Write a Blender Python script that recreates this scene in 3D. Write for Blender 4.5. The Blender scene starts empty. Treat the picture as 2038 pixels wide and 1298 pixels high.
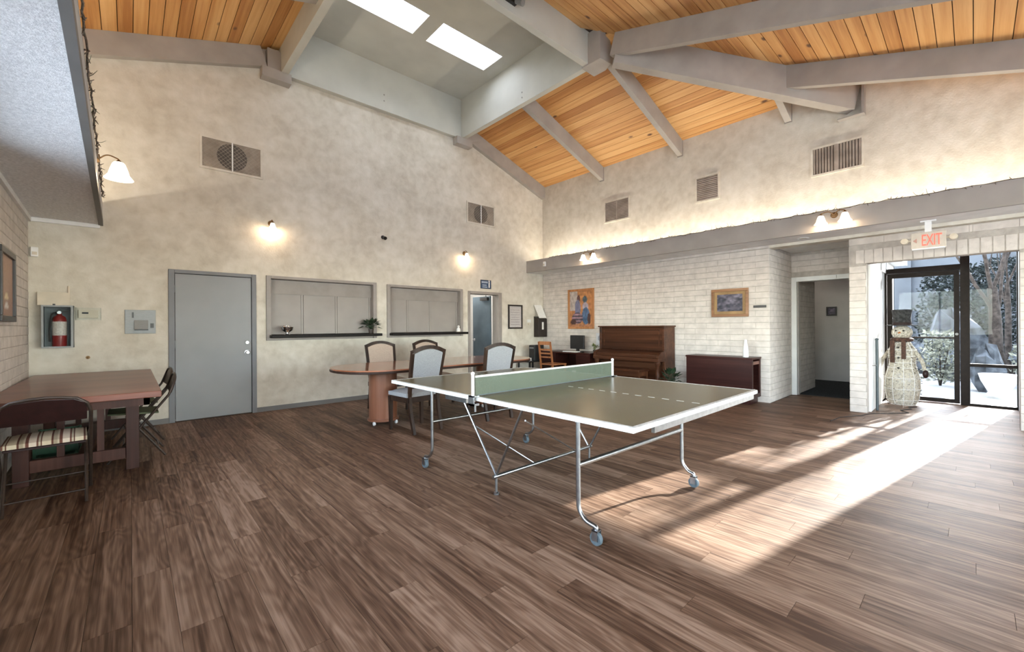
import bpy, math, random
from mathutils import Vector, Matrix
random.seed(7)
PI = math.pi
SC = bpy.context.scene
COL = SC.collection

# ------------------------------------------------------------------ camera
CAM_Z = 1.27
yaw, roll = 0.7380, -0.00615
fw = Vector((math.sin(yaw), math.cos(yaw), 0)); rt = Vector((math.cos(yaw), -math.sin(yaw), 0)); up = Vector((0, 0, 1))
r3 = rt*math.cos(roll) + up*math.sin(roll); u3 = up*math.cos(roll) - rt*math.sin(roll)
cd = bpy.data.cameras.new('camera'); cam = bpy.data.objects.new('camera', cd); COL.objects.link(cam)
cd.sensor_width = 36.0; cd.sensor_fit = 'HORIZONTAL'; cd.lens = 835.0/2038.0*36.0
cd.clip_start = 0.05; cd.clip_end = 300
cam.matrix_world = Matrix((r3, u3, -fw)).transposed().to_4x4() @ Matrix.Identity(4)
cam.location = (0, 0, CAM_Z)
SC.camera = cam

# ------------------------------------------------------------------ sky, sun, exposure
SUN_DIR = Vector((-1.0, 0.17, -0.3655)).normalized()          # the way the sunlight travels
W = bpy.data.worlds.new('sky'); SC.world = W; W.use_nodes = True
wn = W.node_tree.nodes; wn.clear()
wo = wn.new('ShaderNodeOutputWorld'); wb = wn.new('ShaderNodeBackground'); ws = wn.new('ShaderNodeTexSky')
ws.sky_type = 'NISHITA'; ws.sun_disc = False; ws.sun_elevation = math.asin(-SUN_DIR.z)
ws.sun_rotation = math.atan2(-SUN_DIR.x, -SUN_DIR.y)
ws.altitude = 1300; ws.air_density = 1.0; ws.dust_density = 1.2; ws.ozone_density = 1.0
hs = wn.new('ShaderNodeHueSaturation'); hs.inputs['Saturation'].default_value = .45
W.node_tree.links.new(ws.outputs[0], hs.inputs['Color']); W.node_tree.links.new(hs.outputs[0], wb.inputs[0]); W.node_tree.links.new(wb.outputs[0], wo.inputs[0])
wb.inputs[1].default_value = 2.8
sd = bpy.data.lights.new('sun', 'SUN'); sd.energy = 26.0; sd.angle = math.radians(0.6); sd.color = (1.0, 0.96, 0.91)
sun = bpy.data.objects.new('sun', sd); COL.objects.link(sun)
sun.rotation_euler = SUN_DIR.to_track_quat('-Z', 'Y').to_euler(); sun.location = (16, -2, 9)
SC.view_settings.view_transform = 'Standard'; SC.view_settings.look = 'None'
SC.view_settings.gamma = 1.0; SC.view_settings.use_curve_mapping = False
SC.view_settings.exposure = 0.5
cy = SC.cycles
cy.use_denoising = True; cy.max_bounces = 7; cy.diffuse_bounces = 4; cy.glossy_bounces = 3; cy.transmission_bounces = 4; cy.transparent_max_bounces = 10
cy.caustics_reflective = False; cy.caustics_refractive = False; cy.adaptive_threshold = .05; cy.sample_clamp_indirect = 8.0

# ------------------------------------------------------------------ mesh helpers
class G:
    """collects shapes for ONE mesh"""
    def __init__(s): s.v = []; s.f = []; s.T = None
    def add(s, vs, fs):
        n = len(s.v)
        if s.T is not None: vs = [s.T @ Vector(p) for p in vs]
        s.v += [tuple(p) for p in vs]; s.f += [tuple(i+n for i in q) for q in fs]; return s
    def box(s, x0, x1, y0, y1, z0, z1):
        return s.add([(x0,y0,z0),(x1,y0,z0),(x1,y1,z0),(x0,y1,z0),(x0,y0,z1),(x1,y0,z1),(x1,y1,z1),(x0,y1,z1)],
                     [(0,3,2,1),(4,5,6,7),(0,1,5,4),(1,2,6,5),(2,3,7,6),(3,0,4,7)])
    def cbox(s, c, d): return s.box(c[0]-d[0]/2, c[0]+d[0]/2, c[1]-d[1]/2, c[1]+d[1]/2, c[2]-d[2]/2, c[2]+d[2]/2)
    def hull8(s, bot, top):                                       # two quads
        return s.add(list(bot)+list(top), [(0,3,2,1),(4,5,6,7),(0,1,5,4),(1,2,6,5),(2,3,7,6),(3,0,4,7)])
    def ext(s, poly, vec):                                        # planar polygon swept along vec
        n = len(poly); P = [Vector(p) for p in poly]; Q = [p+Vector(vec) for p in P]
        nrm = sum(((P[i]-P[0]).cross(P[(i+1) % n]-P[0]) for i in range(1, n)), Vector())
        fl = nrm.dot(Vector(vec)) > 0
        a = tuple(range(n)); b = tuple(range(n, 2*n))
        fs = [a[::-1] if fl else a, b if fl else b[::-1]]
        for i in range(n):
            j = (i+1) % n; q = (i, j, j+n, i+n); fs.append(q if fl else q[::-1])
        return s.add(P+Q, fs)
    def bar(s, a, b, w, h, upv=(0, 0, 1)):                        # rectangular bar a->b, w sideways, h along upv
        a = Vector(a); b = Vector(b); d = (b-a).normalized(); u = Vector(upv); sd_ = d.cross(u)
        if sd_.length < 1e-5: sd_ = d.cross(Vector((1, 0, 0)))
        sd_.normalize(); u = sd_.cross(d).normalized()
        o = [sd_*(-w/2)-u*(h/2), sd_*(w/2)-u*(h/2), sd_*(w/2)+u*(h/2), sd_*(-w/2)+u*(h/2)]
        return s.hull8([a+k for k in o], [b+k for k in o])
    def tube(s, pts, r, n=10, caps=True):
        P = [Vector(p) for p in pts]; m = len(P); R = r if isinstance(r, (list, tuple)) else [r]*m
        d0 = (P[1]-P[0]).normalized(); a = Vector((0, 0, 1)) if abs(d0.z) < .9 else Vector((1, 0, 0))
        u = d0.cross(a).normalized(); vs = []; fs = []
        for i in range(m):
            d = (P[min(i+1, m-1)]-P[max(i-1, 0)]).normalized()
            u = (u-d*u.dot(d)).normalized(); w = d.cross(u)
            for k in range(n):
                t = 2*PI*k/n; vs.append(P[i]+(u*math.cos(t)+w*math.sin(t))*R[i])
        for i in range(m-1):
            for k in range(n):
                k2 = (k+1) % n; fs.append((i*n+k, i*n+k2, (i+1)*n+k2, (i+1)*n+k))
        if caps: fs.append(tuple(range(n))[::-1]); fs.append(tuple(range((m-1)*n, m*n)))
        return s.add(vs, fs)
    def cyl(s, a, b, r, r2=None, n=16): return s.tube([a, b], [r, r if r2 is None else r2], n)
    def lathe(s, prof, c=(0, 0, 0), n=20, ax='z', sx=1, sy=1, cap=True):
        vs = []; fs = []; m = len(prof)
        for (r, h) in prof:
            for k in range(n):
                t = 2*PI*k/n; x, y = r*math.cos(t)*sx, r*math.sin(t)*sy
                p = {'z': (x, y, h), 'y': (x, h, -y), 'x': (h, x, y)}[ax]
                vs.append((p[0]+c[0], p[1]+c[1], p[2]+c[2]))
        for i in range(m-1):
            for k in range(n):
                k2 = (k+1) % n; fs.append((i*n+k, i*n+k2, (i+1)*n+k2, (i+1)*n+k))
        if cap:
            if prof[0][0] > 1e-4: fs.append(tuple(range(n))[::-1])
            if prof[-1][0] > 1e-4: fs.append(tuple(range((m-1)*n, m*n)))
        return s.add(vs, fs)
    def ball(s, c, r, n=12, m=8, sx=1, sy=1, sz=1):
        return s.lathe([(max(r*math.sin(PI*i/m), 1e-5), -r*math.cos(PI*i/m)*sz) for i in range(m+1)], c, n, 'z', sx, sy, False)
    def cushion(s, x0, x1, y0, y1, z0, z1, nx=8, ny=8, bulge=.3):   # box with a domed top and soft rim
        vs = []; fs = []
        for j in range(ny+1):
            for i in range(nx+1):
                a = i/nx*2-1; b = j/ny*2-1
                k = (1-a**4)*(1-b**4)
                vs.append((x0+(x1-x0)*i/nx, y0+(y1-y0)*j/ny, z0+(z1-z0)*(1-bulge+bulge*k)))
        for j in range(ny):
            for i in range(nx):
                q = j*(nx+1)+i; fs.append((q, q+1, q+nx+2, q+nx+1))
        ring = [i for i in range(nx+1)] + [j*(nx+1)+nx for j in range(1, ny+1)] + [ny*(nx+1)+i for i in range(nx-1, -1, -1)] + [j*(nx+1) for j in range(ny-1, 0, -1)]
        n0 = len(vs); vs += [(vs[i][0], vs[i][1], z0) for i in ring]; L = len(ring)
        for k in range(L): fs.append((ring[k], n0+k, n0+(k+1) % L, ring[(k+1) % L]))
        fs.append(tuple(n0+k for k in range(L))[::-1])
        return s.add(vs, fs)
    def mesh(s, name='mesh'):
        me = bpy.data.meshes.new(name); me.from_pydata(s.v, [], s.f); me.update(); return me

def fillet(pts, r, n=5):
    P = [Vector(p) for p in pts]; out = [P[0]]
    for i in range(1, len(P)-1):
        a = (P[i-1]-P[i]); b = (P[i+1]-P[i]); k = min(r, a.length*.49, b.length*.49)
        p0 = P[i]+a.normalized()*k; p2 = P[i]+b.normalized()*k
        for j in range(n+1):
            t = j/n; out.append(p0*(1-t)**2+P[i]*2*t*(1-t)+p2*t*t)
    return out+[P[-1]]

def mk(name, g, mat, parent=None, smooth=False, bevel=0.0, seg=2, **props):
    me = g.mesh(name) if isinstance(g, G) else g
    o = bpy.data.objects.new(name, me); COL.objects.link(o)
    if mat is not None and not me.materials: me.materials.append(mat)
    if smooth:
        for p in me.polygons: p.use_smooth = True
        try: me.set_sharp_from_angle(angle=math.radians(38))
        except Exception: pass
    if bevel:
        b = o.modifiers.new('bevel', 'BEVEL'); b.width = bevel; b.segments = seg; b.limit_method = 'ANGLE'; b.angle_limit = math.radians(35)
    if parent is not None: o.parent = parent
    for k, v in props.items(): o[k] = v
    return o
def thing(name, label, cat, loc=(0, 0, 0), rz=0.0, group=None):
    o = bpy.data.objects.new(name, None); COL.objects.link(o); o.empty_display_size = .1
    o.location = loc; o.rotation_euler = (0, 0, rz); o['label'] = label; o['category'] = cat
    if group: o['group'] = group
    return o
def tag(o, label, cat, group=None):
    o['label'] = label; o['category'] = cat
    if group: o['group'] = group
    return o
def struct(name, g=None, mat=None, loc=(0, 0, 0), label=None, **kw):
    if g is None:
        o = bpy.data.objects.new(name, None); COL.objects.link(o); o.location = loc
    else: o = mk(name, g, mat, **kw)
    o['kind'] = 'structure'
    if label: o['label'] = label
    return o
def copy_tree(o, parent=None):
    c = o.copy(); COL.objects.link(c)
    if parent is not None: c.parent = parent
    for ch in [x for x in bpy.data.objects if x.parent == o]: copy_tree(ch, c)
    return c
def lamp(name, kind, loc, energy, color, parent=None, **kw):
    l = bpy.data.lights.new(name, kind); l.energy = energy; l.color = color
    for k, v in kw.items(): setattr(l, k, v)
    o = bpy.data.objects.new(name, l); COL.objects.link(o); o.location = loc
    if parent is not None: o.parent = parent
    return o

# ------------------------------------------------------------------ materials (all procedural)
def base_mat(name):
    m = bpy.data.materials.new(name); m.use_nodes = True
    n = m.node_tree.nodes; return m, n, m.node_tree.links, n['Principled BSDF']
def pm(name, c, rough=.5, var=.12, scale=6.0, bump=0.0, bscale=60.0, metal=0.0, spec=.5, stretch=None, c2=None, coat=0.0, emit=None, es=0.0):
    m, n, l, b = base_mat(name)
    b.inputs['Roughness'].default_value = rough; b.inputs['Metallic'].default_value = metal
    b.inputs['Specular IOR Level'].default_value = spec; b.inputs['Coat Weight'].default_value = coat
    geo = n.new('ShaderNodeNewGeometry'); mp = n.new('ShaderNodeMapping'); l.new(geo.outputs['Position'], mp.inputs[0])
    if stretch: mp.inputs['Scale'].default_value = stretch
    nz = n.new('ShaderNodeTexNoise'); nz.inputs['Scale'].default_value = scale; nz.inputs['Detail'].default_value = 3
    l.new(mp.outputs[0], nz.inputs['Vector'])
    rp = n.new('ShaderNodeValToRGB'); l.new(nz.outputs['Fac'], rp.inputs[0])
    c2 = c2 or tuple(k*(1-2*var) for k in c)
    rp.color_ramp.elements[0].position = .32; rp.color_ramp.elements[1].position = .68
    rp.color_ramp.elements[0].color = (*c2, 1); rp.color_ramp.elements[1].color = (*[min(1, k*(1+var)) for k in c], 1)
    l.new(rp.outputs[0], b.inputs['Base Color'])
    if bump >= .25:
        nb = n.new('ShaderNodeTexNoise'); nb.inputs['Scale'].default_value = bscale; nb.inputs['Detail'].default_value = 3
        l.new(mp.outputs[0], nb.inputs['Vector'])
        bp = n.new('ShaderNodeBump'); bp.inputs['Strength'].default_value = bump; bp.inputs['Distance'].default_value = .01
        l.new(nb.outputs['Fac'], bp.inputs['Height']); l.new(bp.outputs[0], b.inputs['Normal'])
    if emit:
        b.inputs['Emission Color'].default_value = (*emit, 1); b.inputs['Emission Strength'].default_value = es
    return m
def stucco(name, cols, scale=1.5, bump=.25):
    m, n, l, b = base_mat(name); b.inputs['Roughness'].default_value = .8; b.inputs['Specular IOR Level'].default_value = .25
    geo = n.new('ShaderNodeNewGeometry')
    n1 = n.new('ShaderNodeTexNoise'); n1.inputs['Scale'].default_value = scale; n1.inputs['Detail'].default_value = 6; n1.inputs['Roughness'].default_value = .66; n1.inputs['Distortion'].default_value = .2
    n2 = n.new('ShaderNodeTexNoise'); n2.inputs['Scale'].default_value = scale*5; n2.inputs['Detail'].default_value = 3; n2.inputs['Distortion'].default_value = .3
    for k in (n1, n2): l.new(geo.outputs['Position'], k.inputs['Vector'])
    mx = n.new('ShaderNodeMath'); mx.operation = 'MULTIPLY_ADD'; mx.inputs[1].default_value = .45
    l.new(n2.outputs['Fac'], mx.inputs[0]); 
    m2 = n.new('ShaderNodeMath'); m2.operation = 'MULTIPLY'; m2.inputs[1].default_value = .6; l.new(n1.outputs['Fac'], m2.inputs[0]); l.new(m2.outputs[0], mx.inputs[2])
    rp = n.new('ShaderNodeValToRGB'); l.new(mx.outputs[0], rp.inputs[0])
    e = rp.color_ramp.elements; e[0].position = .36; e[0].color = (*cols[0], 1); e[1].position = .68; e[1].color = (*cols[2], 1)
    k = e.new(.52); k.color = (*cols[1], 1)
    l.new(rp.outputs[0], b.inputs['Base Color'])
    nb = n.new('ShaderNodeTexNoise'); nb.inputs['Scale'].default_value = 45; nb.inputs['Detail'].default_value = 3; l.new(geo.outputs['Position'], nb.inputs['Vector'])
    bp = n.new('ShaderNodeBump'); bp.inputs['Strength'].default_value = bump; bp.inputs['Distance'].default_value = .008
    l.new(nb.outputs['Fac'], bp.inputs['Height']); l.new(bp.outputs[0], b.inputs['Normal'])
    return m
def wood(name, dark, mid, light, axis='y', fine=26.0, rough=.45, knots=0.0, knotcol=(.12, .05, .02), per_object=.5, spec=.5, bump=.08, long=.35, coat=0.0, cath=0.0, lo=.33, hi=.68, w1=.5):
    """grain along `axis`; each object (plank) shifts its grain and tone"""
    m, n, l, b = base_mat(name); b.inputs['Roughness'].default_value = rough; b.inputs['Specular IOR Level'].default_value = spec; b.inputs['Coat Weight'].default_value = coat
    geo = n.new('ShaderNodeNewGeometry'); oi = n.new('ShaderNodeObjectInfo')
    rnd = n.new('ShaderNodeMath'); rnd.operation = 'ADD'; l.new(oi.outputs['Random'], rnd.inputs[0]); l.new(geo.outputs['Random Per Island'], rnd.inputs[1])
    fr = n.new('ShaderNodeMath'); fr.operation = 'FRACT'; l.new(rnd.outputs[0], fr.inputs[0])
    off = n.new('ShaderNodeMath'); off.operation = 'MULTIPLY'; off.inputs[1].default_value = 37.0; l.new(fr.outputs[0], off.inputs[0])
    cb = n.new('ShaderNodeCombineXYZ'); 
    for i in range(3): l.new(off.outputs[0], cb.inputs[i])
    ad = n.new('ShaderNodeVectorMath'); ad.operation = 'ADD'; l.new(geo.outputs['Position'], ad.inputs[0]); l.new(cb.outputs[0], ad.inputs[1])
    mp = n.new('ShaderNodeMapping'); sc = [1.0, 1.0, 1.0]; sc['xyz'.index(axis)] = long/10; mp.inputs['Scale'].default_value = sc
    l.new(ad.outputs[0], mp.inputs[0])
    n1 = n.new('ShaderNodeTexNoise'); n1.inputs['Scale'].default_value = fine; n1.inputs['Detail'].default_value = 3; n1.inputs['Roughness'].default_value = .65; l.new(mp.outputs[0], n1.inputs['Vector'])
    n2 = n.new('ShaderNodeTexNoise'); n2.inputs['Scale'].default_value = 5.0; n2.inputs['Detail'].default_value = 3; n2.inputs['Distortion'].default_value = .5; l.new(mp.outputs[0], n2.inputs['Vector'])
    mixf = n.new('ShaderNodeMath'); mixf.operation = 'MULTIPLY_ADD'; mixf.inputs[1].default_value = w1; l.new(n1.outputs['Fac'], mixf.inputs[0])
    h = n.new('ShaderNodeMath'); h.operation = 'MULTIPLY'; h.inputs[1].default_value = 1-w1; l.new(n2.outputs['Fac'], h.inputs[0]); l.new(h.outputs[0], mixf.inputs[2])
    last = mixf
    if cath:                                                       # cathedral figure: wavy rings stretched along the plank
        mp2 = n.new('ShaderNodeMapping'); sc2 = [1.0, 1.0, 1.0]; sc2['xyz'.index(axis)] = .16; mp2.inputs['Scale'].default_value = sc2; l.new(ad.outputs[0], mp2.inputs[0])
        wv = n.new('ShaderNodeTexNoise'); wv.inputs['Scale'].default_value = 7.0; wv.inputs['Detail'].default_value = 2; l.new(mp2.outputs[0], wv.inputs['Vector'])
        s1 = n.new('ShaderNodeMath'); s1.operation = 'MULTIPLY'; s1.inputs[1].default_value = 70; l.new(wv.outputs['Fac'], s1.inputs[0])
        s2 = n.new('ShaderNodeMath'); s2.operation = 'SINE'; l.new(s1.outputs[0], s2.inputs[0])
        s3 = n.new('ShaderNodeMath'); s3.operation = 'MULTIPLY_ADD'; s3.inputs[1].default_value = cath; l.new(s2.outputs[0], s3.inputs[0]); l.new(mixf.outputs[0], s3.inputs[2]); last = s3
    po = n.new('ShaderNodeMath'); po.operation = 'MULTIPLY_ADD'; po.inputs[1].default_value = per_object*.3; l.new(fr.outputs[0], po.inputs[0]); l.new(last.outputs[0], po.inputs[2])
    po2 = n.new('ShaderNodeMath'); po2.operation = 'SUBTRACT'; po2.inputs[1].default_value = per_object*.15; l.new(po.outputs[0], po2.inputs[0])
    rp = n.new('ShaderNodeValToRGB'); l.new(po2.outputs[0], rp.inputs[0])
    e = rp.color_ramp.elements; e[0].position = lo; e[0].color = (*dark, 1); e[1].position = hi; e[1].color = (*light, 1); k = e.new((lo+hi)/2); k.color = (*mid, 1)
    out = rp.outputs[0]
    if knots:
        vo = n.new('ShaderNodeTexVoronoi'); vo.inputs['Scale'].default_value = 3.0
        mk_ = n.new('ShaderNodeMapping'); s3_ = [1.0, 1.0, 1.0]; s3_['xyz'.index(axis)] = .55; mk_.inputs['Scale'].default_value = s3_
        l.new(ad.outputs[0], mk_.inputs[0]); l.new(mk_.outputs[0], vo.inputs['Vector'])
        kr = n.new('ShaderNodeMapRange'); kr.inputs['From Min'].default_value = knots; kr.inputs['From Max'].default_value = knots*.45; l.new(vo.outputs['Distance'], kr.inputs['Value'])
        mx = n.new('ShaderNodeMix'); mx.data_type = 'RGBA'; l.new(kr.outputs[0], mx.inputs['Factor']); l.new(out, mx.inputs['A']); mx.inputs['B'].default_value = (*knotcol, 1); out = mx.outputs['Result']
    l.new(out, b.inputs['Base Color'])
    if bump >= .04:
        bp = n.new('ShaderNodeBump'); bp.inputs['Strength'].default_value = bump; bp.inputs['Distance'].default_value = .004
        l.new(last.outputs[0], bp.inputs['Height']); l.new(bp.outputs[0], b.inputs['Normal'])
    return m
def glass(name, tint=(.95, .97, .97), refl=.12, rough=.0):
    m = bpy.data.materials.new(name); m.use_nodes = True; n = m.node_tree.nodes; l = m.node_tree.links; n.clear()
    o = n.new('ShaderNodeOutputMaterial'); t = n.new('ShaderNodeBsdfTransparent'); g = n.new('ShaderNodeBsdfGlossy'); mx = n.new('ShaderNodeMixShader'); lw = n.new('ShaderNodeLayerWeight')
    t.inputs[0].default_value = (*tint, 1); g.inputs['Roughness'].default_value = rough; lw.inputs[0].default_value = refl
    nz = n.new('ShaderNodeTexNoise'); nz.inputs['Scale'].default_value = 1.5
    mm = n.new('ShaderNodeMath'); mm.operation = 'MULTIPLY'; l.new(lw.outputs['Fresnel'], mm.inputs[0])
    mr = n.new('ShaderNodeMapRange'); mr.inputs['To Min'].default_value = .85; mr.inputs['To Max'].default_value = 1.1; l.new(nz.outputs['Fac'], mr.inputs['Value']); l.new(mr.outputs[0], mm.inputs[1])
    l.new(mm.outputs[0], mx.inputs[0]); l.new(t.outputs[0], mx.inputs[1]); l.new(g.outputs[0], mx.inputs[2]); l.new(mx.outputs[0], o.inputs[0])
    return m
def attr_mat(name, rough=.5, coat=0.0):
    m, n, l, b = base_mat(name); b.inputs['Roughness'].default_value = rough; b.inputs['Coat Weight'].default_value = coat
    a = n.new('ShaderNodeVertexColor'); a.layer_name = 'print'; geo = n.new('ShaderNodeNewGeometry'); nz = n.new('ShaderNodeTexNoise'); nz.inputs['Scale'].default_value = 40; l.new(geo.outputs['Position'], nz.inputs['Vector'])
    mx = n.new('ShaderNodeMix'); mx.data_type = 'RGBA'; mx.blend_type = 'MULTIPLY'; mx.inputs['Factor'].default_value = .35
    l.new(a.outputs[0], mx.inputs['A']); l.new(nz.outputs['Fac'], mx.inputs['B']); l.new(mx.outputs['Result'], b.inputs['Base Color']); return m
def stripes(name, cols, scale, axis='x'):
    m, n, l, b = base_mat(name); b.inputs['Roughness'].default_value = .9; b.inputs['Specular IOR Level'].default_value = .1
    tc = n.new('ShaderNodeTexCoord'); sx = n.new('ShaderNodeSeparateXYZ'); l.new(tc.outputs['Object'], sx.inputs[0])
    a = n.new('ShaderNodeMath'); a.operation = 'MULTIPLY'; a.inputs[1].default_value = scale; l.new(sx.outputs['xyz'.index(axis)], a.inputs[0])
    f = n.new('ShaderNodeMath'); f.operation = 'FRACT'; l.new(a.outputs[0], f.inputs[0])
    rp = n.new('ShaderNodeValToRGB'); rp.color_ramp.interpolation = 'CONSTANT'; l.new(f.outputs[0], rp.inputs[0])
    e = rp.color_ramp.elements
    while len(e) < len(cols): e.new(.5)
    for i, (p, c) in enumerate(cols): e[i].position = p; e[i].color = (*c, 1)
    l.new(rp.outputs[0], b.inputs['Base Color']); return m
def emis(name, col, s):
    m = bpy.data.materials.new(name); m.use_nodes = True; n = m.node_tree.nodes; l = m.node_tree.links; n.clear()
    o = n.new('ShaderNodeOutputMaterial'); e = n.new('ShaderNodeEmission'); e.inputs[0].default_value = (*col, 1); e.inputs[1].default_value = s
    l.new(e.outputs[0], o.inputs[0]); return m

M = {}
M['stucco'] = stucco('cream_stucco', ((.51, .455, .37), (.615, .565, .475), (.70, .65, .565)))
M['brick'] = pm('painted_block', (.60, .545, .495), .75, .07, 9, .35, 40, spec=.2)
M['mortar'] = pm('painted_joint', (.44, .395, .35), .85, .08, 12, .3, 70, spec=.1)
M['beam'] = pm('taupe_beam_paint', (.385, .348, .308), .6, .06, 3, .1, 30, spec=.3)
M['lantern'] = pm('lantern_paint', (.54, .53, .47), .65, .04, 2, .06, 30, spec=.25)
M['fascia'] = pm('soffit_fascia_paint', (.35, .318, .288), .6, .05, 3, .08, 30, spec=.3)
M['fascia_left'] = pm('soffit_pale_paint', (.50, .50, .50), .6, .05, 3, .05, 30, spec=.3)
M['lip'] = pm('soffit_lip_paint', (.16, .15, .14), .6, .05, 3)
M['popcorn'] = pm('sprayed_soffit', (.84, .835, .83), .95, .08, 50, .45, 130, spec=.1)
M['undersoffit'] = pm('soffit_underside', (.80, .785, .76), .8, .04, 5, .2, 60, spec=.2)
M['pine_x'] = wood('knotty_pine_x', (.42, .17, .042), (.62, .31, .10), (.74, .43, .17), 'x', 20, .5, .105, per_object=.8)
M['pine_y'] = wood('knotty_pine_y', (.42, .17, .042), (.62, .31, .10), (.74, .43, .17), 'y', 20, .5, .105, per_object=.8)
M['dark'] = pm('dark_gap', (.05, .03, .02), .9, .1)
M['floor'] = wood('vinyl_plank', (.060, .030, .017), (.155, .090, .056), (.28, .186, .130), 'y', 48, .5, 0, per_object=.42, spec=.17, bump=.05, cath=.035, long=.28, lo=.36, hi=.66, w1=.62)
M['gap'] = pm('plank_joint', (.11, .075, .056), .8, .1)
M['carpet'] = pm('charcoal_carpet', (.06, .065, .07), .95, .2, 60, .5, 200, spec=.05)
M['door'] = pm('grey_door_paint', (.245, .245, .25), .45, .04, 2, .02, 60)
M['door_frame'] = pm('grey_frame_paint', (.165, .167, .175), .5, .05, 4)
M['door_blue'] = pm('blue_grey_door', (.085, .115, .14), .45, .12, 3, spec=.2)
M['trimw'] = pm('white_trim_paint', (.70, .70, .68), .5, .03, 5)
M['win_frame'] = pm('taupe_window_frame', (.30, .265, .24), .55, .06, 5)
M['shutter'] = pm('shutter_panel', (.31, .275, .25), .5, .04, 3)
M['sill'] = pm('black_sill', (.010, .008, .007), .5, .1, 20, spec=.15)
M['chrome'] = pm('chrome', (.75, .76, .78), .18, .05, 10, metal=1)
M['steel'] = pm('brushed_steel', (.25, .255, .25), .5, .08, 30, metal=.4, stretch=(1, 1, 12))
M['galv'] = pm('galvanised_tube', (.36, .37, .375), .32, .08, 30, metal=1)
M['brass'] = pm('antique_brass', (.22, .13, .06), .4, .15, 30, metal=.8)
M['black'] = pm('black_plastic', (.015, .014, .014), .4, .1, 20)
M['rubber'] = pm('blue_grey_rubber', (.085, .115, .13), .6, .1, 30)
M['bronze'] = pm('dark_bronze_frame', (.016, .010, .007), .5, .1, 20, spec=.15)
M['glass'] = glass('window_glass')
M['dglass'] = glass('picture_glass', refl=.05)
M['skyglass'] = None
M['white'] = pm('white_paint', (.78, .77, .75), .5, .03, 5)
M['cream'] = pm('cream_plastic', (.62, .54, .42), .5, .05, 8)
M['mahogany'] = wood('mahogany', (.016, .005, .004), (.032, .009, .007), (.052, .016, .011), 'y', 22, .35, spec=.2, per_object=.2, bump=.02)
M['piano'] = wood('piano_walnut', (.024, .009, .005), (.058, .021, .010), (.105, .042, .020), 'y', 16, .3, per_object=.5, bump=.02, spec=.25)
M['oak_table'] = wood('red_oak_top', (.10, .034, .020), (.165, .060, .038), (.22, .09, .058), 'x', 20, .3, per_object=.2, bump=.02, spec=.35)
M['table_leg'] = wood('red_brown_leg', (.030, .011, .008), (.056, .021, .014), (.085, .034, .023), 'z', 20, .4, spec=.2, per_object=.3, bump=.02)
M['conf_top'] = wood('cherry_top', (.16, .052, .025), (.27, .10, .052), (.35, .145, .08), 'x', 18, .16, per_object=.2, bump=.01, coat=.3)
M['conf_edge'] = pm('dark_edge', (.030, .015, .010), .5, .1, 20, spec=.2)
M['conf_leg'] = wood('cherry_pedestal', (.15, .055, .028), (.22, .088, .048), (.28, .12, .07), 'z', 16, .3, per_object=.2, bump=.01)
M['walnut'] = wood('dark_walnut_frame', (.012, .007, .005), (.028, .015, .010), (.05, .028, .018), 'z', 24, .4, spec=.2, per_object=.3, bump=.02)
M['fabric_grey'] = pm('grey_weave', (.33, .335, .34), .95, .06, 90, .4, 300, spec=.1)
M['fabric_beige'] = pm('beige_weave', (.46, .36, .285), .95, .06, 90, .4, 300, spec=.1)
M['ping'] = pm('olive_table_paint', (.098, .083, .040), .24, .12, 7, .02, 60, c2=(.078, .064, .032), spec=.25)
M['pline'] = pm('white_line', (.52, .51, .48), .5, .12, 40)
M['net'] = None
M['maroon'] = pm('maroon_enamel', (.020, .007, .006), .35, .12, 20, spec=.25)
M['bronze_tube'] = pm('brown_tube', (.045, .030, .023), .35, .1, 20, metal=.3, spec=.3)
M['olive'] = pm('olive_vinyl', (.07, .085, .035), .6, .12, 20)
M['green'] = pm('green_vinyl', (.012, .07, .024), .5, .12, 20)
M['stripe'] = stripes('striped_cushion', [(0, (.50, .42, .30)), (.16, (.10, .042, .03)), (.22, (.33, .27, .19)), (.34, (.46, .38, .28)), (.40, (.13, .055, .04)), (.5, (.55, .46, .36)), (.72, (.15, .07, .05)), (.78, (.42, .36, .26)), (.84, (.10, .042, .03)), (.88, (.52, .44, .32))], 6.2)
M['leaf'] = pm('leaf_green', (.018, .040, .016), .5, .3, 20)
M['leaf2'] = pm('yellow_green_leaf', (.14, .16, .04), .6, .3, 20)
M['pot'] = pm('dark_pot', (.05, .035, .028), .5, .1, 20)
M['red'] = pm('extinguisher_red', (.22, .018, .016), .35, .1, 20)
M['label'] = pm('paper_label', (.62, .55, .50), .6, .12, 60)
M['paper'] = pm('white_paper', (.72, .70, .66), .7, .04, 30)
M['signblue'] = pm('sign_blue', (.025, .06, .13), .4, .05, 20)
M['exitbody'] = pm('exit_housing', (.56, .50, .42), .5, .05, 20)
M['exitred'] = pm('exit_letters', (.62, .07, .05), .5, .05, 20, emit=(1, .16, .10), es=.7)
M['pinewood'] = wood('orange_chair_wood', (.24, .085, .03), (.38, .15, .06), (.48, .22, .10), 'z', 24, .35, per_object=.2, bump=.02)
M['goldframe'] = wood('gold_wood_frame', (.12, .05, .02), (.24, .11, .045), (.33, .17, .08), 'y', 24, .35, per_object=.3, bump=.02)
M['orangeframe'] = wood('orange_frame', (.26, .10, .03), (.40, .17, .06), (.50, .24, .10), 'z', 24, .4, per_object=.2, bump=.02)
M['blackframe'] = pm('black_frame', (.018, .012, .010), .35, .1, 20)
M['print'] = attr_mat('printed_picture', .6)
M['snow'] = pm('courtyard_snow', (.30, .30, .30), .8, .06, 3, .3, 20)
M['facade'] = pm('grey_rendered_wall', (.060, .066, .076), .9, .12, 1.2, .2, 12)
M['bark'] = pm('bark', (.045, .037, .033), .9, .3, 14, .8, 40, spec=.1)
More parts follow.
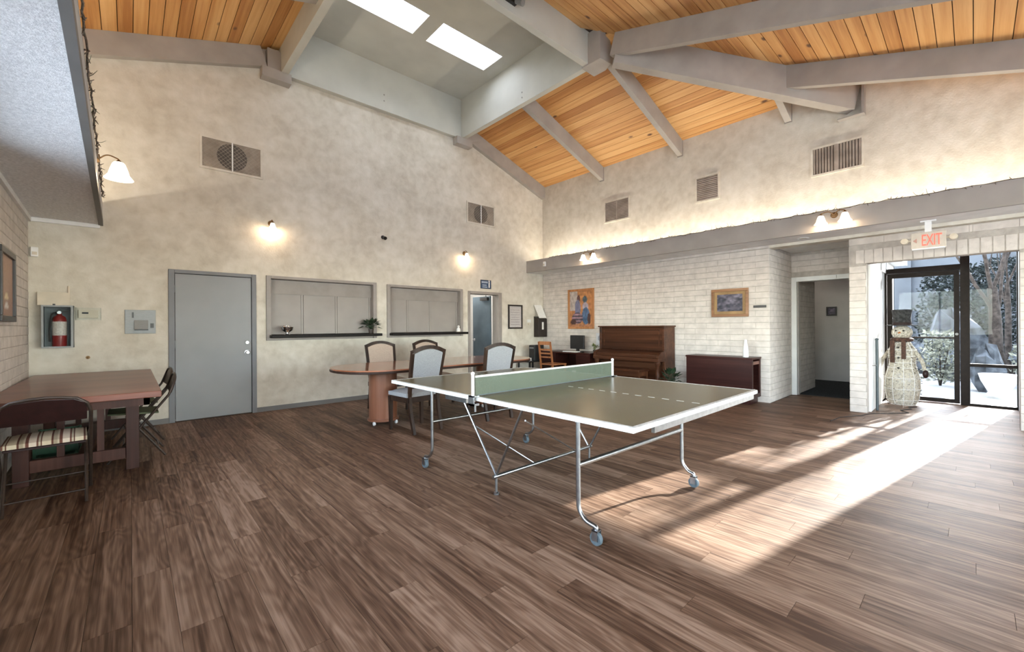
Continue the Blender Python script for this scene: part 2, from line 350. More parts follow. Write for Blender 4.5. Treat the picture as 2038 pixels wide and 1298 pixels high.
M['rock'] = pm('grey_rock', (.07, .078, .09), .85, .35, 5, .7, 14, spec=.1)
M['shrub'] = pm('pale_shrub', (.22, .23, .19), .8, .35, 20, spec=.1)
M['darkshrub'] = pm('dark_conifer', (.022, .027, .026), .8, .35, 20, spec=.05)
M['warm_bulb'] = emis('warm_bulb', (1.0, .86, .66), 14.0)
M['shade'] = pm('frosted_shade', (.85, .80, .72), .5, .03, 20, emit=(1.0, .85, .66), es=2.6)
M['bulbmatt'] = pm('string_bulb', (.12, .09, .07), .5, .3, 60)
def sheet_mat(name, col, hole, trans=True, scale=None):
    m = bpy.data.materials.new(name); m.use_nodes = True; n = m.node_tree.nodes; l = m.node_tree.links; n.clear()
    o = n.new('ShaderNodeOutputMaterial'); t = n.new('ShaderNodeBsdfTransparent'); mx = n.new('ShaderNodeMixShader')
    d = n.new('ShaderNodeBsdfTranslucent' if trans else 'ShaderNodeBsdfDiffuse'); d.inputs[0].default_value = (*col, 1)
    nz = n.new('ShaderNodeTexNoise'); nz.inputs['Scale'].default_value = scale or 3.0
    if scale:
        g = n.new('ShaderNodeNewGeometry'); l.new(g.outputs['Position'], nz.inputs['Vector'])
        mr = n.new('ShaderNodeMapRange'); mr.inputs['From Min'].default_value = .47; mr.inputs['From Max'].default_value = .53; mr.inputs['To Min'].default_value = hole-.25; mr.inputs['To Max'].default_value = hole+.25
    else:
        mr = n.new('ShaderNodeMapRange'); mr.inputs['To Min'].default_value = hole-.04; mr.inputs['To Max'].default_value = hole+.04
    l.new(nz.outputs['Fac'], mr.inputs['Value']); l.new(mr.outputs[0], mx.inputs[0])
    l.new(d.outputs[0], mx.inputs[1]); l.new(t.outputs[0], mx.inputs[2]); l.new(mx.outputs[0], o.inputs[0]); return m
M['skyglass'] = sheet_mat('skylight_diffuser', (.9, .93, .97), .55)
M['net'] = sheet_mat('table_net_mesh', (.15, .18, .135), .42, False, 420)
M['tinsel'] = sheet_mat('frosted_mesh', (.50, .46, .38), .22, False, 45)

# ================================================================== STRUCTURE
YA, XB, XE = 7.225, 7.62, 7.74          # back wall, right wall, entrance wall
XL = lambda y: -.86 + (7.225-y)*.030     # left wall is a touch out of square
XS = lambda y: -.249 + (7.225-y)*.0166   # front of left soffit
Y0 = -4.2                                # wall behind the camera
ze = lambda x: 4.705+(7.62-x)/3; zw = lambda x: 4.705+(x+.86)/3; zf = lambda y: 4.705+(y-1.1)/3

def panels(g, plane, a0, a1, z0, z1, u0, u1, holes):
    """wall slab between a0..a1 (thickness) running u0..u1, z0..z1 with rectangular holes (u0,u1,z0,z1)"""
    us = sorted({u0, u1} | {h[0] for h in holes} | {h[1] for h in holes})
    for i in range(len(us)-1):
        ua, ub = us[i], us[i+1]; cut = sorted((h[2], h[3]) for h in holes if h[0] <= ua+1e-6 and h[1] >= ub-1e-6)
        z = z0
        for (ha, hb) in cut+[(z1, z1)]:
            if ha > z+1e-6:
                if plane == 'y': g.box(ua, ub, a0, a1, z, ha)
                else: g.box(a0, a1, ua, ub, z, ha)
            z = max(z, hb)
    return g

# ---- painted block (each block its own object)
_bm = {}
def block_mesh(L, H, mat):
    key = (round(L, 3), round(H, 3), mat.name)
    if key not in _bm:
        g = G(); l, h, d, c = L/2, H/2, .0045, .004
        g.hull8([(-l, 0, -h), (l, 0, -h), (l, 0, h), (-l, 0, h)], [(-l+.0012, -d, -h+c), (l-.0012, -d, -h+c), (l-.0012, -d, h-c), (-l+.0012, -d, h-c)])
        me = g.mesh('brick'); me.materials.append(mat); _bm[key] = me
    return _bm[key]
def course_rects(u0, u1, z0, z1, holes=(), L=.40, H=.10, joint=.006, stag=0.0):
    out = []; r = 0; z = z0
    while z < z1-.03:
        zt = min(z+H, z1); off = (stag if r % 2 == 0 else stag+L/2)
        u = u0-((u0-off) % L)
        while u < u1:
            a, b = max(u, u0), min(u+L, u1)
            segs = [(a, b)]
            for h in holes:
                if h[2] < zt-.005 and h[3] > z+.005:
                    ns = []
                    for (p, q) in segs:
                        if h[1] <= p or h[0] >= q: ns.append((p, q)); continue
                        if h[0] > p: ns.append((p, h[0]))
                        if h[1] < q: ns.append((h[1], q))
                    segs = ns
            for (p, q) in segs:
                if q-p > .03: out.append((p+.0015, q-.0015, z+joint/2, zt-joint/2))
            u += L
        z += H; r += 1
    return out
def lay(rects, frame, parent, mat=None, limit=300, key=None):
    """frame(u,z)->(location, rot z); block's -y side faces out"""
    mat = mat or M['brick']
    if key: rects = sorted(rects, key=key)
    inv = parent.matrix_world.inverted()
    for (a, b, c, d) in rects[:limit]:
        loc, rz = frame((a+b)/2, (c+d)/2)
        o = bpy.data.objects.new('brick', block_mesh(b-a, d-c, mat)); COL.objects.link(o); o.parent = parent
        o.location = loc; o.rotation_euler = (0, 0, rz)
    if len(rects) > limit:
        g = G()
        for (a, b, c, d) in rects[limit:]:
            loc, rz = frame((a+b)/2, (c+d)/2); me = block_mesh(b-a, d-c, mat)
            T = Matrix.Translation(loc) @ Matrix.Rotation(rz, 4, 'Z')
            g.add([T @ v.co for v in me.vertices], [tuple(p.vertices) for p in me.polygons])
        mk('brick_rest', g, mat, parent, kind='stuff')

# ---- floor
floor = struct('floor', G().box(-1.2, 9.75, Y0-.1, 7.3, -.12, -.0045).box(7.62, 12.2, 1.0, 3.6, -.12, -.0045), M['gap'], label='brown wood-look plank floor')
rects = []
PW, PLn = .150, 1.22; i = 0; x = -1.2
while x < 9.6:
    off = ((i*7) % 11)/11*PLn + (.13 if i % 3 else 0); y = Y0-off
    while y < 7.22:
        a, b = max(y, Y0), min(y+PLn, 7.222)
        x1 = min(x+PW, 9.6)
        if x > 8.9: 
            if b > .9: b = min(b, .98)
            if a > .95: a = b
        if x > 7.6:                                    # recess and vestibule only
            if a > 2.2: a = b
            b = min(b, 2.2)
            if x > 7.74 and b < -.5: a = b
        if b-a > .05: rects.append((x, x1, a, b))
        y += PLn
    x += PW; i += 1
def seen(r):
    cx_, cy_ = (r[0]+r[1])/2, (r[2]+r[3])/2; v = Vector((cx_, cy_, -CAM_Z)); d = v.dot(fw)
    if d < .5: return 1e3-d
    u = abs(v.dot(rt)/d); w = CAM_Z/d
    return d + (0 if u < 1.32 and w < .98 else 500)
rects.sort(key=seen)
_pm = {}
def plank_mesh(w, L):
    k = (round(w, 3), round(L, 3))
    if k not in _pm:
        c, t = .0007, .0045; a, b = w/2-.0002, L/2-.0002
        g = G().hull8([(-a, -b, -t), (a, -b, -t), (a, b, -t), (-a, b, -t)], [(-a+c, -b+c, 0), (a-c, -b+c, 0), (a-c, b-c, 0), (-a+c, b-c, 0)])
        me = g.mesh('plank'); me.materials.append(M['floor']); _pm[k] = me
    return _pm[k]
for r in rects[:300]:
    o = bpy.data.objects.new('plank', plank_mesh(r[1]-r[0], r[3]-r[2])); COL.objects.link(o); o.parent = floor
    o.location = ((r[0]+r[1])/2, (r[2]+r[3])/2, 0)
g = G()
for r in rects[300:]:
    me = plank_mesh(r[1]-r[0], r[3]-r[2]); c = Vector(((r[0]+r[1])/2, (r[2]+r[3])/2, 0))
    g.add([v.co+c for v in me.vertices], [tuple(p.vertices) for p in me.polygons])
mk('plank_rest', g, M['floor'], floor, kind='stuff')
mk('hall_carpet', G().box(8.98, 12.1, 1.05, 3.5, -.004, .004), M['carpet'], floor)

# ---- back wall with door, two serving windows, second doorway
HD1 = (.405, 1.365, 0, 2.045); HW1 = (1.56, 3.235, 1.10, 2.03); HW2 = (3.505, 5.12, 1.10, 2.02); HD2 = (5.345, 6.20, 0, 1.98)
g = panels(G(), 'y', YA, YA+.20, 0, 6.2, -1.15, 7.85, [HD1, HW1, HW2, HD2])
wall_back = struct('wall_back', g, M['stucco'], label='tall mottled cream stucco wall with grey door and serving windows')
# room behind the second doorway and light-blocking panels behind door and shutters
g = G().box(5.0, 7.2, 9.6, 9.7, 0, 2.6).box(5.0, 5.08, 7.43, 9.6, 0, 2.6).box(7.1, 7.2, 7.43, 9.6, 0, 2.6).box(5.0, 7.2, 7.43, 9.7, 2.5, 2.6)
struct('wall_washroom', g, M['white'], label='white walls of the washroom passage behind the blue door')
struct('floor_washroom', G().box(5.0, 7.2, 7.225, 9.7, -.1, 0.0), M['floor'])
g = G().box(1.4, 5.2, 7.42, 7.46, .9, 2.2).box(.3, 1.5, 7.42, 7.46, 0, 2.2); struct('wall_light_stop', g, M['dark'])  # dark panels added to stop light leaking round door and shutters

# ---- right wall: block below the soffit, stucco above
g = G().box(XB, XB+.22, 2.212, YA+.1, 0, 2.60)
wall_right = struct('wall_right', g, M['mortar'], label='off-white painted block wall behind the piano')
rc = course_rects(2.212, 4.727, 0, 2.55, stag=.01) + course_rects(4.735, 7.22, 0, 2.55, stag=.11)
lay(rc, lambda u, z: ((XB, u, z), -PI/2), wall_right, key=lambda r: r[0])
wall_upper = struct('wall_upper_right', G().box(XB, XB+.22, Y0, YA+.1, 2.5, 5.0), M['stucco'], label='cream stucco wall above the right soffit')
# recess with hall doorway
g = G().box(XB+.22, 8.85, 2.212, 2.43, 0, 2.6)
wr = struct('wall_recess_side', g, M['mortar']); lay(course_rects(XB, 8.85, 0, 2.5, stag=.05), lambda u, z: ((u, 2.212, z), 0), wr)
g = panels(G(), 'x', 8.85, 9.05, 0, 2.6, 1.0, 2.43, [(1.18, 2.15, 0, 2.04)])
wr2 = struct('wall_recess_back', g, M['mortar'], label='painted block over the hall doorway')
lay(course_rects(1.2, 2.212, 0, 2.5, [(1.0, 2.24, 0, 2.11)], stag=.12), lambda u, z: ((8.85, u, z), -PI/2), wr2)
struct('ceiling_recess', G().box(XE-.02, 9.05, 1.19, 2.45, 2.55, 2.62), M['undersoffit'])
# hall beyond
g = G().box(9.05, 10.19, 2.15, 2.3, 0, 2.5); hw = struct('wall_hall_side', g, M['mortar'])
lay(course_rects(9.05, 10.19, 0, 2.45), lambda u, z: ((u, 2.15, z), 0), hw)
g = G().box(11.6, 11.7, 1.1, 3.6, 0, 2.5).box(9.05, 11.7, 1.10, 1.18, 0, 2.5).box(10.19, 11.7, 3.5, 3.6, 0, 2.5).box(10.05, 10.19, 2.3, 3.6, 0, 2.5)
struct('wall_hall_end', g, pm('hall_paint', (.48, .45, .42), .7, .04, 3), label='pale wall at the end of the hall')
struct('ceiling_hall', G().box(9.05, 11.7, .9, 3.6, 2.45, 2.55), M['white'])
# entrance wall
OP = (-.37, 1.02, 0, 2.13)
WE = [(-3.7, -2.45, .55, 2.35), (-2.25, -1.0, .55, 2.35)]  # unseen windows added to light the right-hand floor
g = panels(G(), 'x', XE, XE+.16, 0, 2.6, Y0, 1.21, [OP]+WE).box(XE+.16, 8.85, 1.02, 1.21, 0, 2.6)
we = struct('wall_entrance', g, M['mortar'], label='painted block wall around the glass entrance')
rows = course_rects(.0, 1.21, 0, 2.5, [OP, (-9, 9, 2.13, 2.33)], stag=.03)+course_rects(Y0, 0.0, 0, 2.5, [OP, (-9, 9, 2.13, 2.33)]+WE, stag=.03)
rows += [(u+.005, u+.095, 2.135, 2.325) for u in [-.66+.1*k for k in range(18)]]
lay(rows, lambda u, z: ((XE, u, z), -PI/2), we, key=lambda r: -r[1])
lay(course_rects(XE, 8.85, 0, 2.5, stag=.05), lambda u, z: ((u, 1.21, z), PI), wr, limit=0)
# vestibule shell
g = G().box(XE+.16, 9.75, 1.0, 1.02, 2.13, 2.8).box(XE+.16, 9.7, -.52, -.44, 0, 2.8).box(XE+.16, 9.75, -.5, 1.1, 2.72, 2.8).box(8.85, 9.7, 1.02, 1.12, 0, 2.8).box(XE+.16, 8.9, .995, 1.021, 0, 2.8)
struct('wall_vestibule', g, M['white'], label='white side wall of the glazed vestibule')
# left wall
WL = [(-3.7, -.75, .85, 2.4), (-.45, 1.95, .85, 2.4), (2.15, 4.5, .85, 2.4)]  # unseen windows added to brighten the room and the left soffit
g = panels(G(), 'x', -.2, 0, 0, 2.56, Y0, 7.3, WL); g.v = [(p[0]+XL(p[1]), p[1], p[2]) for p in g.v]
wl = struct('wall_left', g, M['mortar'], label='off-white painted block wall under the low soffit')
ang = math.atan(.030)
lay(course_rects(4.52, 7.22, 0, 2.52, stag=.2), lambda u, z: ((XL(u), u, z), PI/2+ang), wl, limit=260, key=lambda r: -r[0])
struct('wall_upper_left', G().ext([(XL(Y0)-.02, Y0, 2.5), (XL(7.3)-.02, 7.3, 2.5), (XL(7.3)-.2, 7.3, 2.5), (XL(Y0)-.2, Y0, 2.5)], (0, 0, 2.4)), M['stucco'])
# unseen wall behind the camera; its windows are added to let daylight in
WF = [(-.3, 2.1, .12, 2.72), (2.35, 4.75, .12, 2.72), (5.0, 7.4, .12, 2.72)]
struct('wall_front', panels(G(), 'y', Y0-.2, Y0, 0, 3.4, -1.2, 7.9, WF), M['stucco'], label='unseen wall opposite the stucco wall with three windows added for daylight')
# ---- baseboards
for n_, (a, b) in enumerate([((-.85), .38), (1.39, 5.30), (6.25, 7.61)]):
    struct('baseboard_back' if n_ == 0 else 'baseboard_back_%s' % ('middle' if n_ == 1 else 'corner'), G().box(a, b, YA-.012, YA, 0, .07), M['lip'])

# ---- soffits with cove lighting
g = G().box(7.056, XE, Y0, YA, 2.545, 2.60)
trim1 = struct('trim_1', g, M['undersoffit'], label='long grey soffit above the piano wall')
mk('fascia', G().box(7.050, 7.09, Y0, YA, 2.543, 2.822), M['fascia'], trim1)
P = lambda y, d, z: (XS(y)+d, y, z)
g = G().ext([(XL(Y0)-.02, Y0, 2.545), (XS(Y0)-.03, Y0, 2.545), (XS(YA)-.03, YA, 2.545), (XL(YA)-.02, YA, 2.545)], (0, 0, .05))
trim2 = struct('trim_2', g, M['popcorn'], label='low textured soffit over the wooden table')
mk('fascia', G().ext([P(Y0, -.03, 2.60), P(Y0, 0, 2.60), P(YA, 0, 2.60), P(YA, -.03, 2.60)], (0, 0, .222)), M['fascia_left'], trim2)
mk('lower_lip', G().ext([P(Y0, -.035, 2.535), P(Y0, .006, 2.535), P(YA, .006, 2.535), P(YA, -.035, 2.535)], (0, 0, .066)), M['lip'], trim2)
mk('crown_strip', G().ext([(XL(Y0)-.01, Y0, 2.495), (XL(Y0)+.03, Y0, 2.495), (XL(YA)+.03, YA, 2.495), (XL(YA)-.01, YA, 2.495)], (0, 0, .05)), M['undersoffit'], trim2)
mk('corner_strip', G().box(-.86, -.27, YA-.03, YA, 2.50, 2.546), M['undersoffit'], trim2)
for k, (xx, nm) in enumerate(((7.36, 'right'), (-.52, 'left'))):
    t = thing('cove_light', 'long tube light lying hidden in the trough of the %s soffit' % nm, 'light', (xx, 1.5, 2.60))
    mk('tube', G().cyl((0, -5.5, .10), (0, 5.55, .10), .014), emis('cove_tube_%d' % k, (1, .93, .80), 1.2), t)
    for y in range(-5, 6, 2): mk('clip', G().box(-.02, .02, y-.01, y+.01, 0, .09), M['white'], t)
    lo = lamp('cove_lamp', 'AREA', (0, 0, .12), 70 if k == 0 else 82, (1, .90, .74), t, shape='RECTANGLE', size=.06, size_y=11.0)
    lo.rotation_euler = (PI, 0, 0)

# ---- ceiling: pine boards on rafters, hip beams, raised lantern with two skylights
ceil = struct('ceiling', loc=(0, 0, 0), label='hipped knotty pine ceiling with grey beams and a raised skylight lantern')
LX0, LX1, LY0 = 1.72, 5.19, 3.84          # outside of lantern frame
def plank(poly, zfun, mat, t=.022):
    lo = [(p[0], p[1], zfun(p[0], p[1])) for p in poly]
    mk('plank', G().ext(lo, (0, 0, t)), mat, ceil)
bw = .138
def strips(a, b, w=bw):
    n = int((b-a)/w); w = (b-a)/n
    return [(a+i*w+.0035, a+(i+1)*w-.0035) for i in range(n)]
for (a, b) in strips(LX1-.02, 7.70):
    ya, yb = 1.1+max(0, 7.62-a), 1.1+max(0, 7.62-b)
    plank([(a, ya), (b, yb), (b, 7.24), (a, 7.24)], lambda x, y: ze(x), M['pine_y'])
for (a, b) in strips(-.95, LX0+.02):
    ya, yb = 1.1+max(0, a+.86), 1.1+max(0, b+.86)
    plank([(a, ya), (b, yb), (b, 7.24), (a, 7.24)], lambda x, y: zw(x), M['pine_y'])
for (a, b) in strips(Y0-.1, LY0+.02):
    f1 = lambda y: min(7.70, 7.62-(y-1.1)) if y > 1.02 else 7.70
    f0 = lambda y: max(-.95, -.86+(y-1.1)) if y > 1.01 else -.95
    plank([(f0(a), a), (f1(a), a), (f1(b), b), (f0(b), b)], lambda x, y: zf(y), M['pine_x'])
for poly, zz in (([(LX1-.02, 3.5), (7.9, .8), (7.9, 7.3), (LX1-.02, 7.3)], lambda x, y: ze(x)+.03), ([(LX0+.02, 3.6), (LX0+.02, 7.3), (-1.1, 7.3), (-1.1, .8)], lambda x, y: zw(x)+.03),
                 ([(-1.1, Y0-.2), (7.9, Y0-.2), (7.9, .8), (LX1, LY0), (LX0, LY0), (-1.1, .8)], lambda x, y: zf(y)+.03)):
    mk('roof_deck', G().ext([(p[0], p[1], zz(*p)) for p in poly], (0, 0, .06)), M['dark'], ceil)
def rafter(name, a, b, w, h, mat=None):     # a,b points on the underside of the boards; beam hangs below
    d = h/2
    mk(name, G().bar((a[0], a[1], a[2]-d), (b[0], b[1], b[2]-d), w, h*.97), mat or M['beam'], ceil, bevel=.004)
for y in (5.43, 3.67, 1.93):
    xs = max(LX1, 7.62-(y-1.1)+.03)
    rafter('rafter', (xs, y, ze(xs)), (7.64, y, ze(7.64)), .09, .285)
    rafter('rafter', (min(LX0, -.86+(y-1.1)), y, zw(min(LX0, -.86+(y-1.1)))), (-.88, y, zw(-.88)), .09, .285)
rafter('rake_beam', (5.36, YA-.045, ze(5.36)), (7.64, YA-.045, ze(7.64)), .09, .30)
rafter('rake_beam', (1.50, YA-.045, zw(1.50)), (-.88, YA-.045, zw(-.88)), .09, .30)
for x in (6.90, 5.22, 3.45, 1.70, .0):
    ys = min(LY0, 1.1+(7.62-x), 1.1+(x+.86))
    rafter('rafter', (x, ys, zf(ys)), (x, Y0, zf(Y0)), .09, .315)
for (xa, xb) in ((LX1+.05, 7.60), (LX0-.05, -.84)):
    zfun = ze if xa > 3 else zw
    ya = 1.1+abs((7.62 if xa > 3 else -.86)-xa); yb = 1.1+abs((7.62 if xa > 3 else -.86)-xb)
    mk('hip_beam', G().bar((xa, ya, zfun(xa)-.225), (xb, yb, zfun(xb)-.225), .15, .44), M['beam'], ceil, bevel=.004)
    if xa > 3:
        mk('hip_hanger', G().box(7.50, 7.62, 1.00, 1.03, 4.20, 4.62).box(7.50, 7.61, 1.0, 1.30, 4.19, 4.20), M['fascia'], ceil)
# rafter hangers and bolts
for y in (5.43, 3.67, 1.93): mk('rafter_hanger', G().box(7.600, 7.618, y-.052, y+.052, 4.41, 4.70), M['fascia'], ceil)
# lantern
zb, zc = 5.165, 5.965; t = .10
mk('lantern_beam', G().box(LX1-t, LX1, LY0, YA, zb, 5.60), M['lantern'], ceil, bevel=.004)
mk('lantern_beam', G().box(LX0, LX0+t, LY0, YA, zb, 5.60), M['lantern'], ceil, bevel=.004)
mk('lantern_beam', G().box(LX0+t, LX1-t, LY0, LY0+t, zb, 5.70), M['lantern'], ceil, bevel=.004)
mk('lantern_beam', G().box(LX0+t, LX1-t, YA-t, YA, zb, 5.60), M['lantern'], ceil, bevel=.004)
for b_ in ((LX1-t+.004, LX1, LY0, YA), (LX0, LX0+t-.004, LY0, YA)): mk('lantern_board', G().box(b_[0], b_[1], b_[2], b_[3], 5.60, zc+.1), M['lantern'], ceil)
mk('lantern_board', G().box(LX0+t, LX1-t, LY0, LY0+t-.004, 5.70, zc+.1), M['lantern'], ceil)
mk('lantern_board', G().box(LX0+t, LX1-t, YA-t+.004, YA, 5.60, zc+.1), M['lantern'], ceil)
S1 = (2.16, 3.365, 5.50, 6.03); S2 = (3.612, 4.815, 5.50, 6.03)
g = G(); xs_ = [LX0, S1[0], S1[1], S2[0], S2[1], LX1]
for i in range(5):
    if i in (1, 3):
        g.box(xs_[i], xs_[i+1], LY0, 5.50, zc, zc+.1).box(xs_[i], xs_[i+1], 6.03, YA, zc, zc+.1)
    else: g.box(xs_[i], xs_[i+1], LY0, YA, zc, zc+.1)
mk('lantern_ceiling', g, M['lantern'], ceil)
for k, S in enumerate((S1, S2)):
    w_ = struct('window_%d' % (k+6), loc=(S[0], S[2], zc), label='rectangular skylight in the lantern, %s' % ('nearer the fan vent wall corner' if k == 0 else 'nearer the pine slope over the piano'))
    a, b = S[1]-S[0], S[3]-S[2]
    mk('curb', G().box(-.03, a+.03, -.03, 0, .1, .28).box(-.03, a+.03, b, b+.03, .1, .28).box(-.03, 0, 0, b, .1, .28).box(a, a+.03, 0, b, .1, .28), M['white'], w_)
    mk('pane', G().box(0, a, 0, b, .20, .206), M['skyglass'], w_)
# corner brackets and lantern corner post
mk('corner_bracket', G().box(1.46, 1.86, YA-.16, YA, 5.02, 5.17).box(1.54, 1.72, YA-.12, YA, 5.17, 5.48), M['beam'], ceil, bevel=.004)
mk('corner_bracket', G().box(4.95, 5.34, YA-.16, YA, 5.02, 5.17).box(5.19, 5.36, YA-.12, YA, 5.17, 5.46), M['beam'], ceil, bevel=.004)
mk('corner_post', G().ext([(5.05, LY0-.22, zb-.02), (5.28, LY0-.24, zb-.02), (5.36, LY0-.10, zb-.02), (5.36, LY0+.12, zb-.02), (5.05, LY0+.12, zb-.02)], (0, 0, .47)), M['beam'], ceil, bevel=.006)
mk('corner_post', G().ext([(1.86, LY0-.22, zb-.02), (1.63, LY0-.24, zb-.02), (1.55, LY0-.10, zb-.02), (1.55, LY0+.12, zb-.02), (1.86, LY0+.12, zb-.02)], (0, 0, .47)), M['beam'], ceil, bevel=.006)
for (y, z) in ((5.30, 5.36), (5.30, 5.27), (3.4, 5.3)): 
    if y > 4: mk('bolt', G().lathe([(.0001, -.008), (.012, -.008), (.014, 0)], (LX1-t, y, z), 10, 'x'), M['fascia'], ceil)
for (x, z) in ((3.4, 5.45), (3.4, 5.34)): mk('bolt', G().lathe([(.0001, -.008), (.012, -.008), (.014, 0)], (x, YA-t, z), 10, 'y'), M['fascia'], ceil)

# ---- door 1 (closed grey door)
d1 = struct('door_1', loc=(0, YA, 0), label='closed grey steel door beside the serving window')
mk('frame', G().box(.375, .44, -.018, .10, 0, 2.06).box(1.335, 1.395, -.018, .10, 0, 2.06).box(.44, 1.335, -.018, .10, 2.012, 2.06), M['door_frame'], d1, bevel=.004)
leaf = mk('leaf', G().box(.445, 1.330, .004, .048, .012, 2.007), M['door'], d1, bevel=.003)
mk('threshold', G().box(.44, 1.335, -.01, .10, .0, .010), M['dark'], d1)
g = G().lathe([(.0001, -.062), (.018, -.062), (.028, -.052), (.030, -.042), (.024, -.032), (.012, -.026), (.012, -.008), (.032, -.006), (.032, 0)], (1.275, .004, .905), 20, 'y')
mk('knob', g, M['chrome'], leaf, smooth=True)
mk('deadbolt', G().lathe([(.0001, -.022), (.020, -.022), (.028, -.006), (.03, 0)], (1.275, .004, 1.052), 20, 'y'), M['chrome'], leaf, smooth=True)
for z in (.28, 1.05, 1.80): mk('hinge', G().box(.438, .452, -.006, .01, z-.05, z+.05), M['door_frame'], leaf)
# ---- serving windows with shutters
def serving(n, x0, x1, z1, pan, label):
    w = struct('window_%d' % n, loc=(0, YA, 0), label=label); z0 = 1.07; f = .062
    mk('frame', G().box(x0, x0+f, -.03, .16, z0, z1).box(x1-f, x1, -.03, .16, z0, z1).box(x0+f, x1-f, -.03, .16, z1-.045, z1).box(x0+f, x1-f, -.012, .16, z0, z0+.045), M['win_frame'], w, bevel=.004)
    es = [x0+f]+pan+[x1-f]
    for i in range(3):
        a, b = es[i]+.004, es[i+1]-.004
        p = mk('shutter_panel', G().box(a, b, .10, .125, z0+.09, z1-.05), M['shutter'], w, bevel=.004)
        mk('batten', G().box(b-.03, b, .088, .10, z0+.09, z1-.05), M['shutter'], p)
    mk('valance', G().box(x0+f, x1-f, .075, .088, z1-.27, z1-.05), M['win_frame'], w)
    mk('sill', G().box(x0+.04, x1+.045, -.16, .13, z0+.040, z0+.085), M['sill'], w, bevel=.006)
    return w
serving(1, 1.525, 3.27, 2.062, [2.077, 2.617], 'shuttered serving window beside the grey door')
serving(2, 3.472, 5.158, 2.048, [3.956, 4.454], 'shuttered serving window beside the open blue door')
# ---- door 2: open into the washroom
d2 = struct('door_2', loc=(0, YA, 0), label='doorway with an open blue-grey door under the blue sign')
mk('frame', G().box(5.305, 5.36, -.02, .20, 0, 2.025).box(6.15, 6.245, -.02, .20, 0, 2.025).box(5.36, 6.15, -.02, .20, 1.968, 2.025), M['win_frame'], d2, bevel=.004)
leaf = mk('leaf', G().box(6.085, 6.125, .21, .86, .012, 1.962), M['door_blue'], d2, bevel=.003)
mk('kick_plate', G().box(6.081, 6.085, .24, .83, .05, .30), M['steel'], leaf)
mk('knob', G().lathe([(.0001, -.06), (.025, -.055), (.028, -.04), (.012, -.026), (.012, -.006), (.03, 0)], (6.085, .80, .95), 14, 'x'), M['chrome'], leaf, smooth=True)
mk('closer', G().box(6.02, 6.085, .25, .50, 1.86, 1.93).bar((6.05, .30, 1.945), (5.95, .19, 1.955), .02, .012), M['black'], d2)
lt = thing('ceiling_light', 'round glowing ceiling light inside the washroom passage', 'light', (5.75, 8.3, 2.5))
mk('bowl', G().lathe([(.0001, -.07), (.08, -.06), (.13, -.03), (.14, 0)], n=20), emis('washroom_bowl', (1, .97, .92), 10), lt, smooth=True)
lamp('washroom_lamp', 'POINT', (0, 0, -.12), 36, (1, .96, .90), lt, shadow_soft_size=.08)
hl = thing('ceiling_light', 'round unseen ceiling light added to brighten the hall', 'light', (10.7, 2.7, 2.45))  # added out of view to lift the hall walls
mk('bowl', G().lathe([(.0001, -.07), (.08, -.06), (.13, -.03), (.14, 0)], n=20), M['shade'], hl, smooth=True)
lamp('hall_fill_lamp', 'POINT', (0, 0, -.14), 3.5, (1, .93, .85), hl, shadow_soft_size=.1)
# ---- hall doorway frame
d4 = struct('door_4', loc=(8.85, 0, 0), label='white framed doorway into the hall')
mk('frame', G().box(-.02, .20, 2.13, 2.235, 0, 2.11).box(-.02, .20, 1.16, 1.24, 0, 2.11).box(-.02, .20, 1.24, 2.13, 2.03, 2.11), M['trimw'], d4, bevel=.004)
mk('stop', G().box(.06, .10, 2.115, 2.13, 0, 2.03), M['win_frame'], d4)
mk('closer', G().box(-.05, .0, 1.55, 1.80, 2.045, 2.095).box(-.03, -.012, 1.42, 1.55, 2.06, 2.07), M['trimw'], d4)
mk('door_edge', G().box(1.335, 1.375, 2.155, 2.29, 0, 2.05), pm('dark_red_door', (.06, .022, .02), .5), d4)
# ---- glass entrance
d3 = struct('door_3', loc=(9.6, 0, 0), label='dark bronze framed glass entrance door with sidelight')
mk('jamb', G().box(-.05, .05, .997, 1.05, 0, 2.72), M['bronze'], d3)
mk('header', G().box(-.05, .05, .137, .997, 2.115, 2.195), M['bronze'], d3)
mk('post', G().box(-.055, .055, .036, .137, 0, 2.72), M['bronze'], d3)
mk('jamb', G().box(-.05, .05, -.47, -.428, 0, 2.72), M['bronze'], d3)
mk('sill', G().box(-.05, .05, -.43, .036, 0, .035), M['bronze'], d3)
mk('sidelight_bar', G().box(-.03, .03, -.428, .036, .60, .647), M['bronze'], d3)
mk('head', G().box(-.05, .05, -.47, 1.05, 2.69, 2.72), M['bronze'], d3)
leaf = mk('leaf', G().box(-.022, .022, .925, .990, .012, 2.11).box(-.022, .022, .145, .205, .012, 2.11).box(-.022, .022, .205, .925, 2.035, 2.11).box(-.022, .022, .205, .925, .012, .075), M['bronze'], d3)
mk('push_bar', G().box(-.055, -.022, .205, .925, 1.028, 1.053), M['bronze'], leaf)
mk('lock', G().lathe([(.0001, -.034), (.018, -.034), (.02, -.022)], (0, .175, 1.10), 12, 'x'), M['steel'], leaf)
mk('pane', G().box(-.004, .004, .205, .925, .075, 2.035), M['glass'], leaf)
for (a, b, c, d_) in ((.137, .997, 2.195, 2.69), (-.428, .036, .647, 2.69), (-.428, .036, .035, .60)): mk('pane', G().box(-.004, .004, a, b, c, d_), M['glass'], d3)
